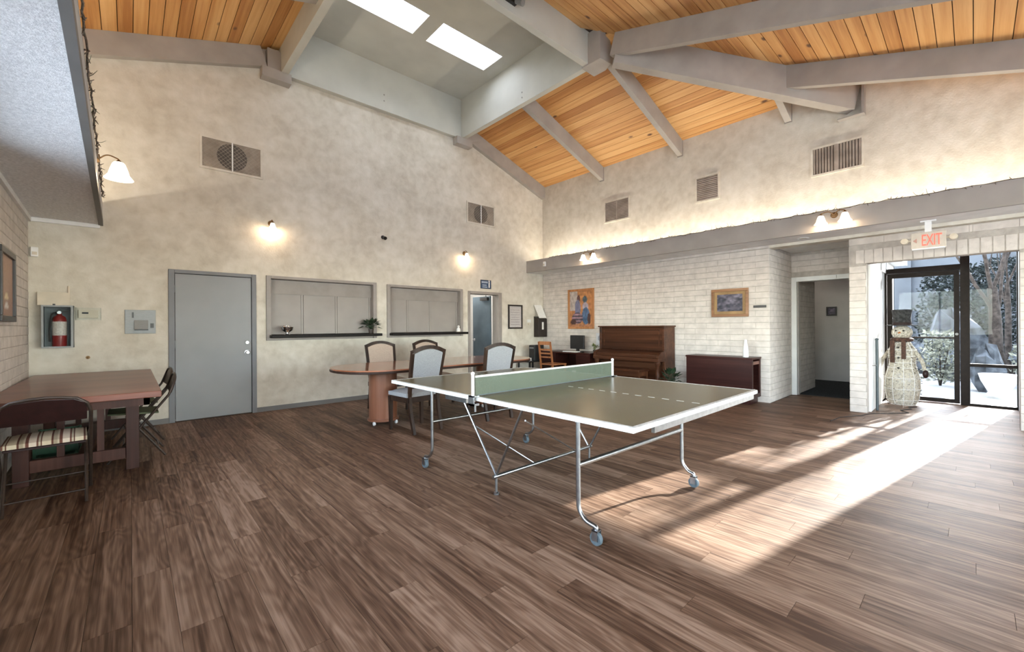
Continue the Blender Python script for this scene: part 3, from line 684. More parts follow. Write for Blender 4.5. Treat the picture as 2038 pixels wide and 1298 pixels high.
# ---- unseen windows, added to bring daylight in
def winframe(n, axis, pos, a, b, z0, z1, label):
    w = struct('window_%d' % n, loc=(0, 0, 0), label=label); m_ = (a+b)/2
    def bx(g, u0, u1, za, zb_, d=.03):
        return g.box(u0, u1, pos-d, pos+d, za, zb_) if axis == 'y' else g.box(pos-d, pos+d, u0, u1, za, zb_)
    g = G()
    for (u0, u1, za, zb_) in ((a, a+.05, z0, z1), (b-.05, b, z0, z1), (a, b, z0, z0+.05), (a, b, z1-.05, z1), (m_-.02, m_+.02, z0, z1)): bx(g, u0, u1, za, zb_)
    mk('frame', g, M['bronze'], w); mk('pane', bx(G(), a, b, z0, z1, .003), M['glass'], w)
for k, h in enumerate(WF): winframe(8+k, 'y', Y0-.1, *h, 'unseen window added for daylight behind the viewer, %s of three' % ('first', 'second', 'third')[k])
for k, h in enumerate(WE): winframe(11+k, 'x', XE+.08, *h, 'unseen window added for daylight right of the entrance, %s' % ('far one', 'near one')[k])
for k, h in enumerate(WL): winframe(13+k, 'x', XL((h[0]+h[1])/2)-.1, *h, 'unseen window added for daylight in the left wall, %s' % ('rear one', 'one beside the viewer', 'one nearest the wooden table')[k])
# portals guide sampling of the sky through the openings
def portal(loc, rot, sx, sy):
    o = lamp('portal', 'AREA', loc, 1, (1, 1, 1), None, shape='RECTANGLE', size=sx, size_y=sy); o.rotation_euler = rot; o.data.cycles.is_portal = True
for h in WF: portal(((h[0]+h[1])/2, Y0-.25, (h[2]+h[3])/2), (PI/2, 0, 0), h[1]-h[0], h[3]-h[2])
for h in WE: portal((XE+.25, (h[0]+h[1])/2, (h[2]+h[3])/2), (0, PI/2, 0), h[3]-h[2], h[1]-h[0])
for S in (S1, S2): portal(((S[0]+S[1])/2, (S[2]+S[3])/2, zc+.3), (0, 0, 0), S[1]-S[0], S[3]-S[2])
for h in WL: portal((XL((h[0]+h[1])/2)-.25, (h[0]+h[1])/2, (h[2]+h[3])/2), (0, -PI/2, 0), h[3]-h[2], h[1]-h[0])
portal((9.75, .31, 1.36), (0, PI/2, 0), 2.7, 1.46)
# ================================================================== OUTSIDE
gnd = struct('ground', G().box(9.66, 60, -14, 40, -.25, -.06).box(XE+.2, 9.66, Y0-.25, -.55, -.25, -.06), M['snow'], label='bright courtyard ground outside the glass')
struct('ground_yard', G().box(-40, 9.66, -40, Y0-.25, -.25, -.06).box(-40, -1.3, Y0-.25, 20, -.25, -.06), pm('bounce_yard', (.75, .75, .75), .9, .05, 2, .2, 10))  # unseen yard, made bright to bounce sunlight up indoors
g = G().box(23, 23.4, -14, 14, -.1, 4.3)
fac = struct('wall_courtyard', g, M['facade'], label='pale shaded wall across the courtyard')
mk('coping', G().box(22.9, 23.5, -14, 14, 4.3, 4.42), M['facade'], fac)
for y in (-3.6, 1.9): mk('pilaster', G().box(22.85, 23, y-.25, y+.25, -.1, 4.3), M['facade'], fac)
def branch(g, p, d, L, r, depth, rng, spread=.55):
    pts = [p]; n = 5; dd = Vector(d)
    for i in range(n):
        dd = (dd+Vector((rng.uniform(-.12, .12), rng.uniform(-.12, .12), rng.uniform(-.04, .10)))).normalized(); pts.append(pts[-1]+dd*(L/n))
    g.tube(pts, [r*(1-.11*i) for i in range(n+1)], 6)
    if depth <= 0: return
    for k in range(2):
        q = pts[rng.randint(2, n)]
        nd = (dd+Vector((rng.uniform(-1, 1), rng.uniform(-1, 1), rng.uniform(-.25, .8)))*spread*1.3).normalized()
        branch(g, q, nd, L*rng.uniform(.55, .75), r*.52, depth-1, rng, spread)
def bare_tree(loc, seed, h, r, label, lean=(0, 0, 1), depth=2, limbs=3):
    rng = random.Random(seed); t = thing('bare_tree', label, 'tree', loc)
    tr = G(); top = Vector(lean).normalized()*h
    tr.tube([(0, 0, -.1), top*.35+Vector((.05, .03, 0)), top*.7, top], [r*1.25, r, r*.85, r*.7], 10); mk('trunk', tr, M['bark'], t, smooth=True)
    for k in range(limbs):
        a = k*2*PI/limbs+rng.uniform(-.4, .4); g = G()
        branch(g, top*(.62+.12*k), (math.cos(a)*.38, math.sin(a)*.38, 1), h*.8, r*.36, depth, rng, .42); mk('branch', g, M['bark'], t, smooth=True)
    return t
bare_tree((13.6, -.40, -.06), 4, 2.1, .11, 'bare trunked tree standing behind the sidelight glass', (.05, .06, 1), 2, 4)
bare_tree((18.0, -1.9, -.06), 11, 2.6, .15, 'bare tree farther off near the courtyard wall', (-.05, .1, 1), 1)
bare_tree((15.7, -.62, -.06), 17, 2.3, .06, 'slender bare tree between the boulders', (.02, .03, 1), 2, 4)
def rockmesh(seed, sx, sy, sz):
    rng = random.Random(seed); g = G(); n, m = 10, 6; ph = [rng.uniform(0, 6) for _ in range(6)]
    for i in range(m+1):
        for k in range(n):
            t_, f_ = 2*PI*k/n, PI*i/m
            q = 1+.22*math.sin(3*t_+ph[0])*math.sin(f_)+.16*math.sin(2*t_+4*f_+ph[1])
            g.v.append((sx*q*math.sin(f_)*math.cos(t_), sy*q*math.sin(f_)*math.sin(t_), sz*(1-math.cos(f_)*q)/2*1.1-.06))
    for i in range(m):
        for k in range(n): g.f.append((i*n+k, i*n+(k+1) % n, (i+1)*n+(k+1) % n, (i+1)*n+k))
    return g
for (p, s, d, lb) in (((14.3, .35), 1, (.55, .5, 1.5), 'tall dark boulder seen through the door pane'), ((12.3, -.16), 2, (.28, .24, .85), 'dark angular boulder beside the bare trunk'),
                      ((15.8, 1.15), 3, (.6, .45, .8), 'low grey boulder at the left of the courtyard'), ((15.2, -1.05), 5, (.5, .4, 1.0), 'grey boulder behind the sidelight')):
    o = mk('boulder', rockmesh(s, *d), M['rock']); o.location = (p[0], p[1], -.06); tag(o, lb, 'boulder', 'courtyard boulders')
def shrub(loc, r, h, n, mat, label, seed, name='shrub'):
    rng = random.Random(seed); t = thing(name, label, 'shrub', loc); g = G(); st = G()
    for k in range(n):
        a = rng.uniform(0, 6.28); z = rng.uniform(.1, 1); q = r*math.sqrt(rng.random())*(1.1-.5*abs(z-.45))
        c = Vector((q*math.cos(a), q*math.sin(a), z*h)); L = rng.uniform(.05, .13)*max(1, r*1.4); u = Vector((rng.uniform(-1, 1), rng.uniform(-1, 1), rng.uniform(-.3, 1))).normalized(); v = u.cross(Vector((rng.uniform(-1, 1), rng.uniform(-1, 1), .3))).normalized()
        g.add([c-u*L*.1, c+u*L*.5+v*L*.25, c+u*L, c+u*L*.5-v*L*.25], [(0, 1, 2, 3)])
    for k in range(6):
        a = k*1.05; st.tube([(0, 0, -.05), (r*.3*math.cos(a), r*.3*math.sin(a), h*.4), (r*.6*math.cos(a), r*.6*math.sin(a), h*.8)], [.015, .01, .004], 5)
    mk('leaves', g, mat, t, kind='stuff'); mk('stems', st, M['bark'], t)
    return t
shrub((12.8, .48, -.06), .28, 1.15, 700, M['shrub'], 'pale leafy shrub in the middle of the door pane', 21)
shrub((13.4, -.95, -.06), .42, .95, 900, M['shrub'], 'pale shrub at the foot of the bare tree', 22)
shrub((17.2, .35, -.06), .8, 2.9, 4200, M['darkshrub'], 'dark evergreen against the courtyard wall', 23)
shrub((19.6, -.75, -.06), .75, 3.3, 4200, M['darkshrub'], 'dark evergreen behind the sidelight', 24)
g = G().box(14.0, 14.4, -12, -2.15, -.1, 5.2)  # added out of view to keep sun off the right-hand windows
sunblock = struct('wall_sunblock', g, M['facade'], label='tall unseen wall added as a wing right of the courtyard')
mk('coping', G().box(13.9, 14.5, -12, -2.1, 5.2, 5.3), M['facade'], sunblock)
t = thing('planter', 'round white planter outside the sidelight', 'planter', (11.4, -.30, -.06))
mk('bowl', G().lathe([(.14, 0), (.16, .04), (.13, .10), (.22, .30), (.25, .42), (.22, .42), (.16, .25)], n=20), M['white'], t, smooth=True)
mk('soil', G().cyl((0, 0, .30), (0, 0, .36), .19), M['bark'], t)

# ================================================================== BIG FURNITURE
# ---- table-tennis table
tt = thing('table_tennis_table', 'olive green table-tennis table on chrome legs with casters', 'table', (0, 0, 0))
tx0, tx1, ty0, ty1, tz = 1.845, 3.605, 1.135, 3.74, .76; tm = 2.43
for (a, b) in ((ty0, tm-.006), (tm+.006, ty1)):
    top = mk('tabletop_half', G().box(tx0, tx1, a, b, tz-.022, tz), M['ping'], tt)
    for (p, q, r_, s_) in ((tx0, tx0+.02, a, b), (tx1-.02, tx1, a, b)): mk('side_line', G().box(p, q, r_, s_, tz-.001, tz+.0012), M['pline'], top)
    e = (a, a+.02) if a == ty0 else (b-.02, b)
    mk('end_line', G().box(tx0+.02, tx1-.02, e[0], e[1], tz-.001, tz+.0012), M['pline'], top)
    y = a+.06; cx = (tx0+tx1)/2
    while y < b-.08:
        mk('centre_dash', G().box(cx-.003, cx+.003, y, y+.05, tz-.001, tz+.001), M['pline'], top); y += .105
for (p, q) in ((tx0-.004, tx0+.018), (tx1-.018, tx1+.004)): mk('side_rail', G().box(p, q, ty0, ty1, tz-.028, tz-.0005), M['pline'], tt)
for (p, q) in ((ty0-.004, ty0+.02), (ty1-.02, ty1+.004)): mk('end_apron', G().box(tx0, tx1, p, q, tz-.026, tz-.0005), M['pline'], tt)
mk('end_skirt', G().box(tx0+.22, tx1-.04, ty0+.01, ty0+.03, tz-.066, tz-.026), M['galv'], tt)
hub = [(2.04, 2.43), (3.14, 2.40)]
for (x, yv, yw, out) in ((1.985, 1.60, 1.47, -1), (3.25, 1.57, 1.475, -1), (1.955, 3.20, 3.32, 1), (3.17, 3.16, 3.27, 1)):
    lg = mk('leg', G().tube(fillet([(x, yv, tz-.03), (x, yv, .17), (x, yv+out*.05, .115), (x, yw, .105), (x, yw, .085)], .06), .0135, 12), M['galv'], tt, smooth=True)
    c = mk('caster_fork', G().box(x-.020, x-.016, yw-.02, yw+.02, .03, .09).box(x+.016, x+.020, yw-.02, yw+.02, .03, .09).box(x-.02, x+.02, yw-.02, yw+.02, .084, .092), M['galv'], lg)
    mk('caster_wheel', G().lathe([(.012, -.014), (.036, -.014), (.040, -.008), (.040, .008), (.036, .014), (.012, .014)], (x, yw, .040), 20, 'x'), M['rubber'], lg, smooth=True)
mk('leg_crossbar', G().cyl((1.985, 1.60, .435), (3.25, 1.57, .435), .015, n=12), M['galv'], tt, smooth=True)
mk('leg_crossbar', G().cyl((1.955, 3.20, .435), (3.17, 3.16, .435), .012, n=12), M['galv'], tt, smooth=True)
mk('centre_bar', G().cyl((hub[0][0]-.03, hub[0][1], .135), (hub[1][0]+.03, hub[1][1], .15), .014, n=12), M['galv'], tt, smooth=True)
for (x, y) in hub:
    f_ = mk('centre_foot', G().cyl((x, y, .0), (x, y, .14), .010, n=12).lathe([(.022, 0), (.022, .012), (.012, .02)], (x, y, 0), 14), M['galv'], tt, smooth=True)
    for s_ in (-.38, .36): mk('brace', G().cyl((x, y, .14), (x-.07, y+s_, tz-.03), .009, n=8), M['galv'], tt, smooth=True)
mk('cross_rod', G().cyl((1.99, 2.66, .50), (2.45, 2.42, .14), .006, n=8), M['galv'], tt, smooth=True)
mk('cross_rod', G().cyl((2.0, 2.07, .62), (2.95, 2.40, .145), .006, n=8), M['galv'], tt, smooth=True)
mk('frame_bracket', G().box(1.93, 2.02, 2.66, 2.95, tz-.09, tz-.022), M['galv'], tt)
mk('frame_bracket', G().box(3.1, 3.2, 2.66, 2.95, tz-.09, tz-.022), M['galv'], tt)
nt = mk('net', G().box(tx0+.0, tx1-.06, tm-.001, tm+.001, tz+.008, tz+.145), M['net'], tt)
mk('top_band', G().box(tx0, tx1-.06, tm-.004, tm+.004, tz+.137, tz+.152), M['pline'], nt)
mk('bottom_cord', G().box(tx0, tx1-.06, tm-.002, tm+.002, tz+.004, tz+.010), M['rubber'], nt)
for x in (tx0-.02, tx1-.04):
    po_ = mk('net_post', G().cyl((x, tm, tz-.06), (x, tm, tz+.165), .011, n=12).ball((x, tm, tz+.168), .014), M['white'], tt, smooth=True)
    mk('clamp', G().box(x-.02, x+.035, tm-.03, tm+.03, tz-.062, tz-.046).box(x-.02, x-.008, tm-.03, tm+.03, tz-.062, tz+.009).box(x-.02, x+.035, tm-.03, tm+.03, tz+.001, tz+.009).cyl((x+.02, tm, tz-.11), (x+.02, tm, tz-.06), .008), M['galv'], po_)

# ---- conference table with rounded ends on two drum pedestals
ct = thing('conference_table', 'long cherry conference table with rounded ends on drum pedestals', 'table', (0, 0, 0))
def racetrack(x0, x1, y0, y1, n=16, k=1.0):
    cy_ = (y0+y1)/2; ry = (y1-y0)/2; rx = ry*k; out = []
    for i in range(n+1):
        a = -PI/2+PI*i/n; out.append((x1-rx+rx*math.cos(a), cy_+ry*math.sin(a)))
    for i in range(n+1):
        a = PI/2+PI*i/n; out.append((x0+rx+rx*math.cos(a), cy_+ry*math.sin(a)))
    return out
rt_ = racetrack(1.84, 4.98, 4.70, 5.90, k=.85)
mk('tabletop', G().ext([(x, y, .735) for x, y in rt_], (0, 0, .016)), M['conf_top'], ct)
mk('edge_band', G().ext([(x, y, .705) for x, y in racetrack(1.835, 4.985, 4.695, 5.905, k=.85)], (0, 0, .0295)), M['conf_edge'], ct, bevel=.006)
for px in (2.48, 4.25):
    d_ = mk('pedestal', G().ext([(px-2.48+x, y, .055) for x, y in racetrack(2.30, 2.66, 5.10, 5.46, k=1)], (0, 0, .65)), M['conf_leg'], ct, smooth=True)
    mk('pedestal_base', G().ext([(px-2.48+x, y, .045) for x, y in racetrack(2.28, 2.68, 5.08, 5.48, k=1)], (0, 0, .03)), M['conf_leg'], d_)
    for (dx, dy) in ((-.17, -.10), (.10, -.17), (-.10, .17), (.17, .10)):
        mk('caster', G().lathe([(.006, -.012), (.022, -.012), (.025, 0), (.022, .012), (.006, .012)], (px+dx, 5.28+dy, .025), 14, 'x'), M['white'], d_, smooth=True)

# ---- upholstered chairs (face +y)
def arm_chair(name, label, fab):
    t = thing(name, label, 'chair', group='upholstered chairs at the conference table')
    w = .225
    for sx in (-1, 1):
        mk('front_leg', G().hull8([(sx*w-.016, .36, 0), (sx*w+.016, .36, 0), (sx*w+.016, .392, 0), (sx*w-.016, .392, 0)], [(sx*w-.022, .36, .42), (sx*w+.022, .36, .42), (sx*w+.022, .404, .42), (sx*w-.022, .404, .42)]), M['walnut'], t)
        q = [(sx*.195, -.085, 0), (sx*.20, -.02, .25), (sx*.20, 0, .44), (sx*.215, -.05, .72), (sx*.225, -.11, .985)]
        g = G()
        for i in range(4): g.bar(q[i], q[i+1], .036, .036, (0, 1, 0))
        mk('back_post', g, M['walnut'], t)
    mk('apron', G().box(-w, w, .352, .392, .365, .43).box(-w, w, -.01, .02, .365, .43).box(-w-.012, -w+.014, 0, .38, .365, .43).box(w-.014, w+.012, 0, .38, .365, .43), M['walnut'], t)
    mk('seat_cushion', G().cushion(-.235, .235, .005, .415, .43, .505, bulge=.4), fab, t, smooth=True)
    arch = lambda x: .965+.062*(1-(x/.225)**2)
    ys = lambda z: -.05-.06*(z-.72)/.265
    g = G(); n = 10
    top = [(-.24+.48*i/n) for i in range(n+1)]
    for i in range(n):
        a, b = top[i], top[i+1]; za, zb_ = arch(max(-.225, min(.225, a))), arch(max(-.225, min(.225, b)))
        g.bar((a, ys(za), za), (b, ys(zb_), zb_), .036, .042, (0, 0, 1))
    mk('top_rail', g, M['walnut'], t)
    mk('lower_rail', G().bar((-.205, -.018, .555), (.205, -.018, .555), .03, .04), M['walnut'], t)
    poly = [(-.19, .575), (.19, .575)]+[(.205-.41*i/n, arch(.205-.41*i/n)-.025) for i in range(n+1)]
    mk('back_pad', G().ext([(x, ys(z)+.016, z) for x, z in poly], (0, -.034, 0)), fab, t, bevel=.008)
    return t
gA = M['fabric_grey']; gB = M['fabric_beige']
c1 = arm_chair('dining_chair', 'grey upholstered chair nearest the grey door, its back to the viewer', gA); c1.location = (2.635, 4.50, 0); c1.rotation_euler.z = .08
c2 = copy_tree(c1); c2['label'] = 'grey upholstered chair at the right of the near side of the conference table'; c2.location = (3.72, 4.42, 0); c2.rotation_euler.z = -.12
c3 = arm_chair('dining_chair', 'beige upholstered chair beyond the conference table at its rounded left end', gB); c3.location = (2.93, 6.24, 0); c3.rotation_euler.z = PI-.05
c4 = copy_tree(c3); c4['label'] = 'upholstered chair beyond the conference table, half hidden behind a nearer chair'; c4.location = (3.76, 6.25, 0); c4.rotation_euler.z = PI+.04

# ---- heavy wooden table at the left
wt = thing('wooden_table', 'large red-brown wooden table against the left wall', 'table', (0, 0, 0))
tp = G().box(-.80, .19, 4.55, 7.05, .70, .752)
mk('tabletop', tp, M['oak_table'], wt, bevel=.006)
mk('apron', G().box(-.72, .12, 4.72, 4.76, .62, .70).box(-.72, .12, 6.85, 6.89, .62, .70).box(.08, .12, 4.72, 6.89, .62, .70).box(-.72, -.68, 4.72, 6.89, .62, .70), M['table_leg'], wt)
for y in (5.12, 6.75):
    for x in (-.70, -.035): mk('leg', G().box(x, x+.09, y, y+.09, 0, .70), M['table_leg'], wt, bevel=.004)
    for x in (-.46, -.22): mk('slat', G().box(x, x+.045, y+.03, y+.06, .20, .62), M['table_leg'], wt)
    mk('foot_rail', G().box(-.61, -.035, y+.01, y+.08, .10, .20), M['table_leg'], wt, bevel=.004)
mk('stretcher', G().box(-.34, -.27, 5.2, 6.75, .12, .19), M['table_leg'], wt)

# ---- folding chairs (face +y)
def fold_chair(label, tube, panel, seatmat, cushion=None):
    t = thing('folding_chair', label, 'chair', group='steel folding chairs at the wooden table')
    w = .225; pts = []
    for s in (-1, 1):
        pass
    path = [(-w, .40, 0), (-w, -.045, .60), (-w+.0, -.075, .68), (-w+.02, -.092, .735), (-w+.07, -.10, .775), (-w+.15, -.105, .79), (0, -.107, .795), (w-.15, -.105, .79), (w-.07, -.10, .775), (w-.02, -.092, .735), (w, -.075, .68), (w, -.045, .60), (w, .40, 0)]
    mk('main_frame', G().tube(path, .0115, 10), tube, t, smooth=True)
    for s in (-1, 1): mk('rear_leg', G().tube([(s*(w-.025), .27, .43), (s*(w-.025), -.02, 0.0)], .010, 8), tube, t, smooth=True)
    g = G(); n = 8
    prof = [(-.205, .615), (.205, .615), (.205, .70), (.19, .745), (.14, .772), (0, .782), (-.14, .772), (-.19, .745), (-.205, .70)]
    mk('backrest', G().ext([(x, -.052-.055*(z-.6)/.19, z) for x, z in prof], (0, -.014, 0)), panel, t, bevel=.004)
    mk('seat', G().ext([(-.20, .03, .425), (.20, .03, .425), (.205, .25, .44), (.18, .40, .445), (-.18, .40, .445), (-.205, .25, .44)], (0, 0, .016)), seatmat, t, bevel=.004)
    if cushion: mk('seat_cushion', G().cushion(-.205, .205, .02, .41, .447, .50, bulge=.45), cushion, t, smooth=True)
    mk('front_rung', G().cyl((-w, .29, .15), (w, .29, .15), .006), tube, t, smooth=True)
    mk('rear_rung', G().cyl((-w+.02, .03, .08), (w-.02, .03, .08), .006), tube, t, smooth=True)
    return t
f1 = fold_chair('maroon folding chair with a striped cushion nearest the viewer', M['bronze_tube'], M['maroon'], M['maroon'], M['stripe']); f1.location = (-.445, 4.40, 0); f1.rotation_euler.z = .06
f2 = fold_chair('brown folding chair at the right of the wooden table, the nearer one', M['bronze_tube'], M['bronze_tube'], M['olive']); f2.location = (.235, 5.66, 0); f2.rotation_euler.z = PI/2
f3 = copy_tree(f2); f3['label'] = 'brown folding chair at the wooden table, the far one by the grey door'; f3.location = (.245, 6.42, 0); f3.rotation_euler.z = PI/2+.06
cr = thing('crate', 'green plastic crate on the floor under the wooden table', 'crate', (-.52, 5.95, 0))
for (x0, x1, y0_, y1_) in ((-.14, .14, -.17, -.16), (-.14, .14, .16, .17), (-.14, -.13, -.16, .16), (.13, .14, -.16, .16)):
    for z in (0.0, .10, .20): mk('side_band', G().box(x0, x1, y0_, y1_, z+.012, z+.085), M['green'], cr)
for (x, y) in ((-.135, -.165), (.135, -.165), (-.135, .165), (.135, .165)): mk('corner_post', G().cbox((x, y, .145), (.022, .022, .29)), M['green'], cr)
mk('bottom', G().box(-.14, .14, -.17, .17, 0, .012), M['green'], cr)

# ---- upright piano and bench
pn = thing('upright_piano', 'dark walnut upright piano with closed keyboard against the block wall', 'piano', (0, 0, 0))
py0, py1 = 3.79, 5.22
mk('side_panel', G().box(7.20, 7.595, py0, py0+.045, .0, 1.235), M['piano'], pn, bevel=.004)
mk('side_panel', G().box(7.20, 7.595, py1-.045, py1, .0, 1.235), M['piano'], pn, bevel=.004)
mk('top_lid', G().box(7.17, 7.60, py0-.02, py1+.02, 1.235, 1.262), M['piano'], pn, bevel=.006)
up_ = mk('music_panel', G().box(7.215, 7.235, py0+.045, py1-.045, .80, 1.235), M['piano'], pn)
mk('panel_moulding', G().box(7.205, 7.216, py0+.10, py1-.10, 1.17, 1.19).box(7.205, 7.216, py0+.10, py0+.12, .86, 1.17).box(7.205, 7.216, py1-.12, py1-.10, .86, 1.17), M['piano'], up_)
mk('lower_panel', G().box(7.26, 7.28, py0+.045, py1-.045, .08, .62), M['piano'], pn)
mk('bottom_board', G().box(7.18, 7.595, py0+.03, py1-.03, .0, .10), M['piano'], pn)
mk('keybed', G().box(6.98, 7.26, py0-.005, py1+.005, .60, .665), M['piano'], pn, bevel=.008)
mk('fallboard', G().ext([(7.03, py0+.04, .665), (7.03, py0+.04, .72), (7.10, py0+.04, .765), (7.215, py0+.04, .80), (7.215, py0+.04, .665)], (0, py1-py0-.08, 0)), M['piano'], pn, bevel=.008)
for y in (py0-.005, py1-.045): mk('key_block', G().ext([(6.99, y, .665), (6.99, y, .72), (7.06, y, .77), (7.215, y, .80), (7.215, y, .665)], (0, .05, 0)), M['piano'], pn, bevel=.006)
for y in (py0+.05, py1-.05):
    mk('leg', G().lathe([(.05, 0), (.05, .06), (.028, .10), (.038, .25), (.042, .40), (.030, .52), (.05, .56), (.05, .60)], (7.04, y, 0), 16), M['piano'], pn, smooth=True)
    mk('toe_block', G().box(7.0, 7.25, y-.035, y+.035, 0, .05), M['piano'], pn)
for y in (4.42, 4.50, 4.58): mk('pedal', G().box(7.08, 7.20, y-.015, y+.015, .05, .062), M['brass'], pn)
pb = thing('piano_bench', 'dark wooden piano bench in front of the piano', 'bench', (6.75, 4.30, 0))
mk('seat', G().box(-.17, .17, -.36, .36, .44, .485), M['piano'], pb, bevel=.006)
mk('apron', G().box(-.14, .14, -.33, .33, .36, .44), M['piano'], pb)
for (x, y) in ((-.13, -.32), (.13, -.32), (-.13, .32), (.13, .32)): mk('leg', G().cbox((x, y, .22), (.045, .045, .44)), M['piano'], pb)

# ---- mahogany counter with an open end
cb = thing('sideboard', 'low mahogany counter with an open shelved end against the block wall', 'cabinet', (0, 0, 0))
sy0, sy1, sx0 = 2.335, 3.385, 7.20
mk('front_panel', G().box(sx0, sx0+.02, sy0, sy1, .10, .715), M['mahogany'], cb, bevel=.002)
mk('top', G().box(sx0-.01, 7.60, sy0-.01, sy1+.01, .715, .745), M['mahogany'], cb, bevel=.004)
mk('plinth', G().box(sx0+.04, 7.58, sy0+.04, sy1-.02, 0, .10), M['mahogany'], cb)
mk('back_panel', G().box(7.58, 7.60, sy0, sy1, .10, .715), M['mahogany'], cb)
mk('end_frame', G().box(sx0+.02, sx0+.055, sy0, sy0+.02, .10, .715).box(7.545, 7.58, sy0, sy0+.02, .10, .715).box(sx0+.055, 7.545, sy0, sy0+.02, .10, .16), M['mahogany'], cb)
mk('drawer_rail', G().box(sx0+.055, 7.545, sy0+.005, sy0+.02, .63, .68), M['oak_table'], cb)
mk('shelf', G().box(sx0+.02, 7.58, sy0+.03, sy1-.02, .16, .18), M['mahogany'], cb)
mk('inner_back', G().box(sx0+.02, 7.58, sy0+.36, sy0+.38, .18, .715), pm('red_inner', (.14, .028, .018), .5), cb)
mk('end_panel', G().box(sx0+.02, 7.58, sy1-.02, sy1, .10, .715), M['mahogany'], cb)
o = mk('book', G().box(7.28, 7.45, 2.37, 2.58, .1805, .225), M['paper']); tag(o, 'pale book lying inside the open end of the mahogany counter', 'book')
o = mk('bottle', G().lathe([(.040, 0), (.043, .01), (.043, .10), (.036, .17), (.024, .22), (.020, .27), (.022, .285), (.012, .285)], (7.33, 2.47, .745), 18), M['white'], smooth=True); tag(o, 'slim white bottle vase standing on the mahogany counter', 'vase')
# ---- floor plant between piano and counter
def leafy(name, label, loc, n, r, h, L, mat, seed, pot=None, cat='plant'):
    rng = random.Random(seed); t = thing(name, label, cat, loc)
    if pot: mk('pot', G().lathe([(pot*.75, 0), (pot, pot*1.5), (pot*1.08, pot*1.5), (pot*1.08, pot*1.7), (pot*.9, pot*1.7), (pot*.9, pot*1.4)], n=16), M['pot'], t, smooth=True)
    z0 = (pot or 0)*1.5
    for k in range(n):
        a = rng.uniform(0, 6.28); el = rng.uniform(.15, 1.2); d = Vector((math.cos(a)*math.cos(el), math.sin(a)*math.cos(el), math.sin(el)))
        p = Vector((0, 0, z0)); tip = p+Vector((d.x*r, d.y*r, d.z*h)); mid = (p+tip)/2+Vector((0, 0, h*.12)); dr = (tip-mid).normalized(); s = dr.cross(Vector((0, 0, 1))).normalized()*L*.28
        g = G(); g.add([mid, mid+dr*L*.35+s, mid+dr*L*1.0-Vector((0, 0, L*.2)), mid+dr*L*.35-s, mid+dr*L*.4+Vector((0, 0, L*.07))], [(0, 1, 4), (1, 2, 4), (2, 3, 4), (3, 0, 4)])
        g.tube([p, (p+mid)/2+Vector((0, 0, .01)), mid], [.003, .0025, .002], 4); mk('leaf', g, mat, t)
    return t
leafy('potted_plant', 'dark leafy floor plant between the piano and the mahogany counter', (6.98, 3.56, 0), 46, .24, .46, .14, M['leaf'], 3, .11)

# ---- computer desk in the corner
dk = thing('computer_desk', 'dark wooden computer desk in the corner beside the piano', 'desk', (0, 0, 0))
mk('desktop', G().box(7.0, 7.60, 5.32, 6.72, .665, .695), M['mahogany'], dk, bevel=.004)
mk('pedestal', G().box(7.02, 7.58, 6.28, 6.70, .02, .665), M['mahogany'], dk)
mk('pedestal', G().box(7.02, 7.58, 5.34, 5.70, .02, .665), M['mahogany'], dk)
mk('modesty_panel', G().box(7.50, 7.52, 5.70, 6.28, .25, .665), M['mahogany'], dk)
for z in (.10, .30, .48): mk('drawer', G().box(7.008, 7.02, 5.36, 5.68, z, z+.16), M['mahogany'], dk)
mo = thing('monitor', 'black flat computer monitor on the corner desk', 'monitor', (7.32, 5.90, .695), 0)
mk('screen', G().box(-.02, .02, -.19, .19, .06, .36), M['black'], mo, bevel=.005)
mk('stand', G().box(-.01, .03, -.03, .03, 0, .10).box(-.09, .09, -.10, .10, 0, .012), M['black'], mo)
o = mk('keyboard', G().box(7.05, 7.19, 5.72, 6.10, .695, .715), M['paper'], bevel=.004); tag(o, 'pale keyboard in front of the black monitor', 'keyboard')
o = mk('mouse', G().ball((7.12, 5.60, .708), .03, 10, 6, 1.3, .8, .45), M['black'], smooth=True); tag(o, 'black mouse right of the pale keyboard', 'mouse')
leafy('desk_plant', 'small yellow-green plant at the end of the corner desk', (7.30, 5.42, .695), 22, .10, .17, .07, M['leaf2'], 8, .035)
ch = thing('wooden_chair', 'orange ladder-back wooden chair at the computer desk', 'chair', (6.78, 6.15, 0), -PI/2)
for s in (-1, 1):
    mk('back_post', G().bar((s*.17, -.17, 0), (s*.17, -.19, .45), .032, .032, (0, 1, 0)).bar((s*.17, -.19, .45), (s*.165, -.26, .93), .032, .032, (0, 1, 0)), M['pinewood'], ch)
    mk('front_leg', G().bar((s*.19, .19, 0), (s*.19, .19, .43), .034, .034, (0, 1, 0)), M['pinewood'], ch)
    mk('side_rung', G().cyl((s*.18, -.17, .2), (s*.19, .19, .2), .010, n=8), M['pinewood'], ch)
mk('seat', G().box(-.21, .21, -.20, .22, .43, .455), M['pinewood'], ch, bevel=.006)
for (z, h) in ((.90, .075), (.76, .035), (.68, .03), (.60, .03)): mk('back_slat', G().bar((-.165, -.19-.07*(z-.45)/.48, z), (.165, -.19-.07*(z-.45)/.48, z), .014, h), M['pinewood'], ch)
mk('front_rung', G().cyl((-.19, .19, .22), (.19, .19, .22), .010, n=8), M['pinewood'], ch)
st = thing('printer_stand', 'low black stand in the corner beside the blue door', 'stand', (6.92, 6.93, 0))
mk('shelf', G().box(-.25, .25, -.18, .22, .44, .465).box(-.25, .25, -.18, .22, .06, .085), M['black'], st)
for (x, y) in ((-.23, -.16), (.23, -.16), (-.23, .2), (.23, .2)): mk('leg', G().cbox((x, y, .22), (.03, .03, .44)), M['black'], st)
pc = thing('computer_tower', 'black computer tower standing on the low corner stand', 'computer', (6.98, 6.88, .465))
